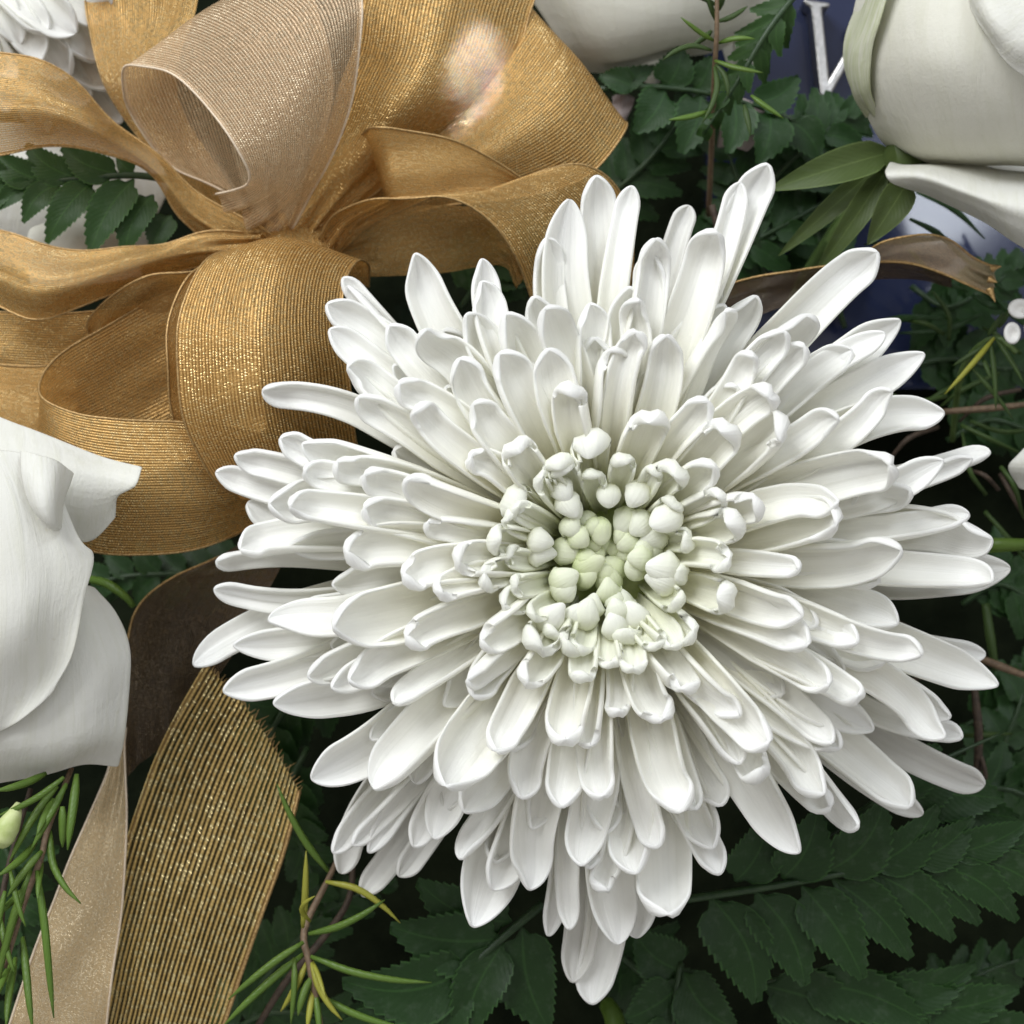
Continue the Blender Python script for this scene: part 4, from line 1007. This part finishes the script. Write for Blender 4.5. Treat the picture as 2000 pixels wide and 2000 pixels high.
sprig = thing('waxflower_sprig', 'fresh green needle sprig hanging under the open white rose over the pale ribbon tail', 'sprig', P(140, 1500, -4))
tube('stem', [P(140, 1500, -2.9), P(94, 1618, -2.2), P(80, 1675, -2.0), P(48, 1763, -1.9), P(10, 1890, -1.9)], [.0005, .0006, .0004], M_STEM_L, sprig, 7)
tube('stem', [P(60, 1540, -3.4), P(10, 1720, -2.8), P(0, 1830, -2.6), P(-30, 1980, -2.6)], [.0005, .0006, .0005], M_STEM, sprig, 7)
for b, t, bend, w in [((125, 1518), (-8, 1595), .05, 12), ((112, 1535), (18, 1685), -.03, 14), ((105, 1560), (72, 1632), 0, 14), ((122, 1575), (122, 1655), .03, 15), ((150, 1512), (132, 1660), .02, 16),
                      ((98, 1622), (158, 1765), -.10, 13), ((70, 1645), (-6, 1712), .05, 14), ((82, 1662), (14, 1752), -.02, 14), ((55, 1732), (-6, 1788), 0, 13), ((72, 1700), (105, 1988), .03, 14),
                      ((44, 1830), (64, 2012), .02, 14), ((30, 1870), (12, 2006), 0, 14), ((62, 1700), (-6, 1935), -.02, 15), ((22, 1880), (-20, 1975), 0, 12), ((82, 1680), (74, 1760), 0, 11),
                      ((90, 1510), (-10, 1545), .04, 14), ((130, 1530), (60, 1660), .02, 13), ((20, 1700), (50, 1810), 0, 11), ((10, 1740), (-10, 1850), 0, 12), ((0, 1790), (28, 1900), 0, 12)]:
    needle(sprig, b, t, -1.9 + random.uniform(-.5, .1), -1.4 + random.uniform(-.5, .2), w, M_NEEDLE, bend)
bud = tube('bud', [P(36, 1568, -1.9), P(28, 1590, -1.8), P(12, 1622, -1.7), P(4, 1648, -1.7), P(2, 1656, -1.7)], [.0005, .0014, .0022, .0020, .0006], M_GREENCUP, sprig, 10)

sprig2 = thing('waxflower_sprig', 'olive needle sprig on a brown twig between the gold tail and the toothed fern', 'sprig', P(520, 1990, -6))
tube('stem', [P(668, 1660, -4.4), P(640, 1720, -4.0), P(595, 1815, -3.5), P(604, 1880, -3.2), P(618, 1950, -3.1), P(632, 2030, -3.1)], [.0005, .0007, .0007, .0004], M_STEM_L, sprig2, 7)
tube('stem', [P(690, 1680, -5.6), P(680, 1760, -5.4), P(625, 1840, -5.0), P(560, 1915, -4.8), P(500, 2010, -4.8)], [.0006, .0008, .0007], M_STEM, sprig2, 7)
for i, (b, t, bend, w, y) in enumerate([((641, 1702), (541, 1532), .03, 13, 0), ((591, 1812), (598, 1661), -.02, 12, 1), ((636, 1722), (782, 1803), .12, 12, 1), ((603, 1824), (752, 1757), -.05, 13, 0), ((593, 1840), (446, 1952), -.03, 13, 0),
                                        ((595, 1862), (436, 2004), -.03, 14, 0), ((607, 1868), (843, 1919), -.03, 13, 0), ((608, 1880), (668, 1992), -.06, 12, 1), ((599, 1880), (548, 1976), .03, 12, 1), ((611, 1905), (582, 1984), -.05, 14, 0),
                                        ((628, 1946), (800, 2010), -.03, 13, 0), ((575, 1870), (568, 2000), .03, 11, 0), ((606, 1872), (636, 1950), .04, 9, 1), ((612, 1930), (600, 2010), 0, 12, 1), ((615, 1935), (626, 2030), .02, 12, 0),
                                        ((606, 1800), (615, 1750), .2, 9, 1)]):
    needle(sprig2, b, t, -3.2 + random.uniform(-.2, .1), -2.9 + random.uniform(-.3, .3), w, M_NEEDLE_Y if y else M_NEEDLE, bend)

sprig3 = thing('waxflower_sprig', 'upright needle sprig with a reddish stem in front of the pale shaded rose', 'sprig', P(1385, 420, -8))
tube('stem', [P(1400, -40, -3.6), P(1400, 60, -3.8), P(1396, 130, -4.2), P(1392, 240, -5.4), P(1384, 420, -8)], [.0004, .0006, .0006], M_STEM_L, sprig3, 7)
for b, t, bend in [((1396, 80), (1330, 34), .05), ((1403, 84), (1474, 76), .05), ((1390, 98), (1294, 118), -.14), ((1401, 42), (1460, 12), -.08), ((1396, 118), (1490, 142), -.05), ((1398, 40), (1374, -20), 0), ((1404, 20), (1420, -30), 0),
                   ((1454, 205), (1466, 266), 0), ((1467, 186), (1530, 231), -.03), ((1380, 218), (1306, 234), .05), ((1396, 130), (1372, 240), .10), ((1398, 125), (1422, 190), .1), ((1390, 60), (1350, 90), .05), ((1400, 10), (1350, -10), 0)]:
    needle(sprig3, b, t, -4.0, -3.8 + random.uniform(-.3, .3), 11, random.choice([M_NEEDLE_D, M_NEEDLE_D, M_NEEDLE]), bend)

sprig4 = thing('waxflower_sprig', 'thin dark sprig with small round white wax petals beside the forked ribbon end', 'sprig', P(1990, 800, -7))
tube('stem', [P(1985, 690, -5.2), P(1940, 660, -5.4), P(1880, 720, -6.4), P(1860, 860, -8.4)], [.0006, .0007, .0007], M_GREENSTEM, sprig4, 6)
for b, t, y in [((1942, 660), (1845, 770), 1), ((1930, 672), (1860, 715), 0), ((1945, 660), (2000, 750), 0), ((1935, 668), (1945, 800), 0), ((1950, 640), (1975, 600), 0), ((1920, 700), (1935, 740), 0), ((1900, 720), (1980, 820), 0), ((1930, 655), (1960, 610), 0)]:
    needle(sprig4, b, t, -5.3, -5.2 + random.uniform(-.5, .3), 10, M_NEEDLE_Y if y else M_NEEDLE_D)
for (x, y, rx, ry) in ((1992, 603, 24, 20), (1977, 651, 17, 22), (2020, 640, 20, 22), (2015, 610, 18, 18)):
    n_ = 9
    vs_, fs_, uv_ = [P(x, y, -4.6)], [], [(0.5, 0.5)]
    for rr in (1, 2):
        for j in range(n_ * 2):
            a = math.pi * j / n_
            vs_.append(P(x + rx * rr / 2 * math.cos(a), y + ry * rr / 2 * math.sin(a), -4.6 + .14 * (rr / 2) ** 2))
            uv_.append((rr / 2, j / n_ / 2))
    m_ = n_ * 2
    fs_ += [(0, 1 + j, 1 + (j + 1) % m_) for j in range(m_)]
    fs_ += [(1 + j, 1 + m_ + j, 1 + m_ + (j + 1) % m_, 1 + (j + 1) % m_) for j in range(m_)]
    o = mesh_obj('petal', vs_, fs_, M_WHITE_WAX, sprig4, uv_)
    md = o.modifiers.new('thickness', 'SOLIDIFY')
    md.thickness = .0006

tangle = [
    ([(1830, 805, -7), (1900, 800, -6.8), (1960, 795, -6.6), (2040, 785, -6.6)], 'grey bare twig crossing the dark gap beside the chrysanthemum', M_STEM_L, .0008),
    ([(1905, 1560, -6.5), (1912, 1440, -6.3), (1905, 1360, -6.5), (1900, 1300, -7)], 'brown upright twig behind the rearmost white petals', M_STEM, .0010),
    ([(1900, 1280, -6.4), (1950, 1300, -6.2), (2030, 1330, -6.2)], 'slender pale twig touching the outer white petal tip', M_STEM_L, .0009),
    ([(1890, 1070, -6.6), (1940, 1065, -6.0), (2040, 1062, -5.8)], 'flat bright green stalk running out beside the widest petals', M_NEEDLE, .0016),
    ([(1925, 1180, -6.8), (1935, 1250, -6.6), (1945, 1310, -6.6)], 'olive stalk standing behind the grey underside petal', M_NEEDLE_D, .0011),
    ([(1185, 1960, -7), (1200, 1990, -6.6), (1215, 2060, -6.4)], 'pale green flower stalk below the lowest petal tip', M_NEEDLE, .0022),
    ([(170, 1130, -6.4), (210, 1140, -6.0), (245, 1165, -5.8), (262, 1185, -5.8)], 'single green leaf blade in the dark gap beside the open rose', M_NEEDLE, .0010),
    ([(1560, 560, -7.6), (1640, 440, -6.6), (1700, 350, -6.0)], 'long olive stalk slanting up towards the rosebud', M_NEEDLE_D, .0018),
    ([(1400, 620, -8), (1420, 520, -7.2), (1390, 400, -7)], 'brown stalk rising behind the topmost white petals', M_STEM, .0012),
]
for pts, lab, mt, rad in tangle:
    o = tube('twig', [P(*p) for p in pts], [rad * .8, rad, rad * .6], mt, None, 7, n=14)
    tag(o, lab, 'twig')
for i in range(16):
    x, y = random.uniform(1690, 1990), random.uniform(370, 640)
    a = random.choice([.5, .8, 2.4, 2.9]) + random.uniform(-.3, .3)
    L = random.uniform(90, 210)
    z = random.uniform(-8.4, -6.4)
    dx, dy = L * math.cos(a), L * math.sin(a)
    o = tube('twig', [P(x, y, z), P(x + dx * .5 + random.uniform(-15, 15), y + dy * .5 + random.uniform(-15, 15), z + .2), P(x + dx, y + dy, z - .2)], [.0004, .0009, .0002], M_FERN, None, 6, n=9, flat=.5)
    tag(o, 'dark grass-like blade crossing the glossy navy panel under the rosebud', 'blade', 'dark blades over the navy panel')
for i in range(26):
    x, y = random.uniform(1790, 2010), random.uniform(640, 1500)
    a = random.uniform(0, 6.28)
    L = random.uniform(60, 150)
    z = random.uniform(-8, -6.4)
    dx, dy = L * math.cos(a), L * math.sin(a)
    o = tube('twig', [P(x, y, z), P(x + dx * .5 + random.uniform(-15, 15), y + dy * .5 + random.uniform(-15, 15), z + .3), P(x + dx, y + dy, z - .2)], [.0005, .0006, .0003], random.choice([M_NEEDLE_D, M_NEEDLE_D, M_STEM]), None, 6, n=9)
    tag(o, 'thin dark needle-like twig tangled in the shade beside the chrysanthemum', 'twig', 'tangled twigs in the shade')

# ------------------------------------------------------------------ navy panel with the metal letter
pan_c = P(1700, 330, -9.5)
panel = thing('memorial_panel', 'glossy navy blue panel bearing a raised metal letter behind the rosebud', 'panel', pan_c)


def box(name, parent, x0, x1, y0, y1, z0, z1, mat, bev=.0):
    vs_ = [(x, y, z) for z in (z0, z1) for y in (y0, y1) for x in (x0, x1)]
    fs_ = [(0, 2, 3, 1), (4, 5, 7, 6), (0, 1, 5, 4), (2, 6, 7, 3), (0, 4, 6, 2), (1, 3, 7, 5)]
    o = mesh_obj(name, vs_, fs_, mat, parent, smooth=False)
    if bev:
        b = o.modifiers.new('bevel', 'BEVEL')
        b.width = bev
        b.segments = 3
    return o


a0, a1 = P(1380, 760, -9.5), P(2120, -120, -9.5)
box('board', panel, a0[0], a1[0], a0[1], a1[1], -.100, -.095, M_PANEL, .001)


def prism(name, parent, poly, z0, z1, mat, bev):
    n_ = len(poly)
    vs_ = [tuple(P(x, y, z0)) for x, y in poly] + [tuple(P(x, y, z0)[:2]) + (z1 * .01,) for x, y in poly]
    fs_ = [tuple(range(n_)), tuple(range(n_, 2 * n_))[::-1]] + [(j, j + n_, (j + 1) % n_ + n_, (j + 1) % n_) for j in range(n_)]
    o = mesh_obj(name, vs_, fs_, mat, parent, smooth=False)
    b = o.modifiers.new('bevel', 'BEVEL')
    b.width = bev
    b.segments = 2
    return o


# capital V: serif and thick stroke, thin stroke
prism('letter', panel, [(1560, 14), (1612, 22), (1610, 30), (1596, 33), (1610, 168), (1655, 92), (1668, 70), (1650, 62), (1652, 54), (1700, 62), (1698, 70), (1682, 73), (1604, 214), (1592, 196), (1574, 30), (1562, 24)],
      -9.49, -8.9, M_METAL, .0006)
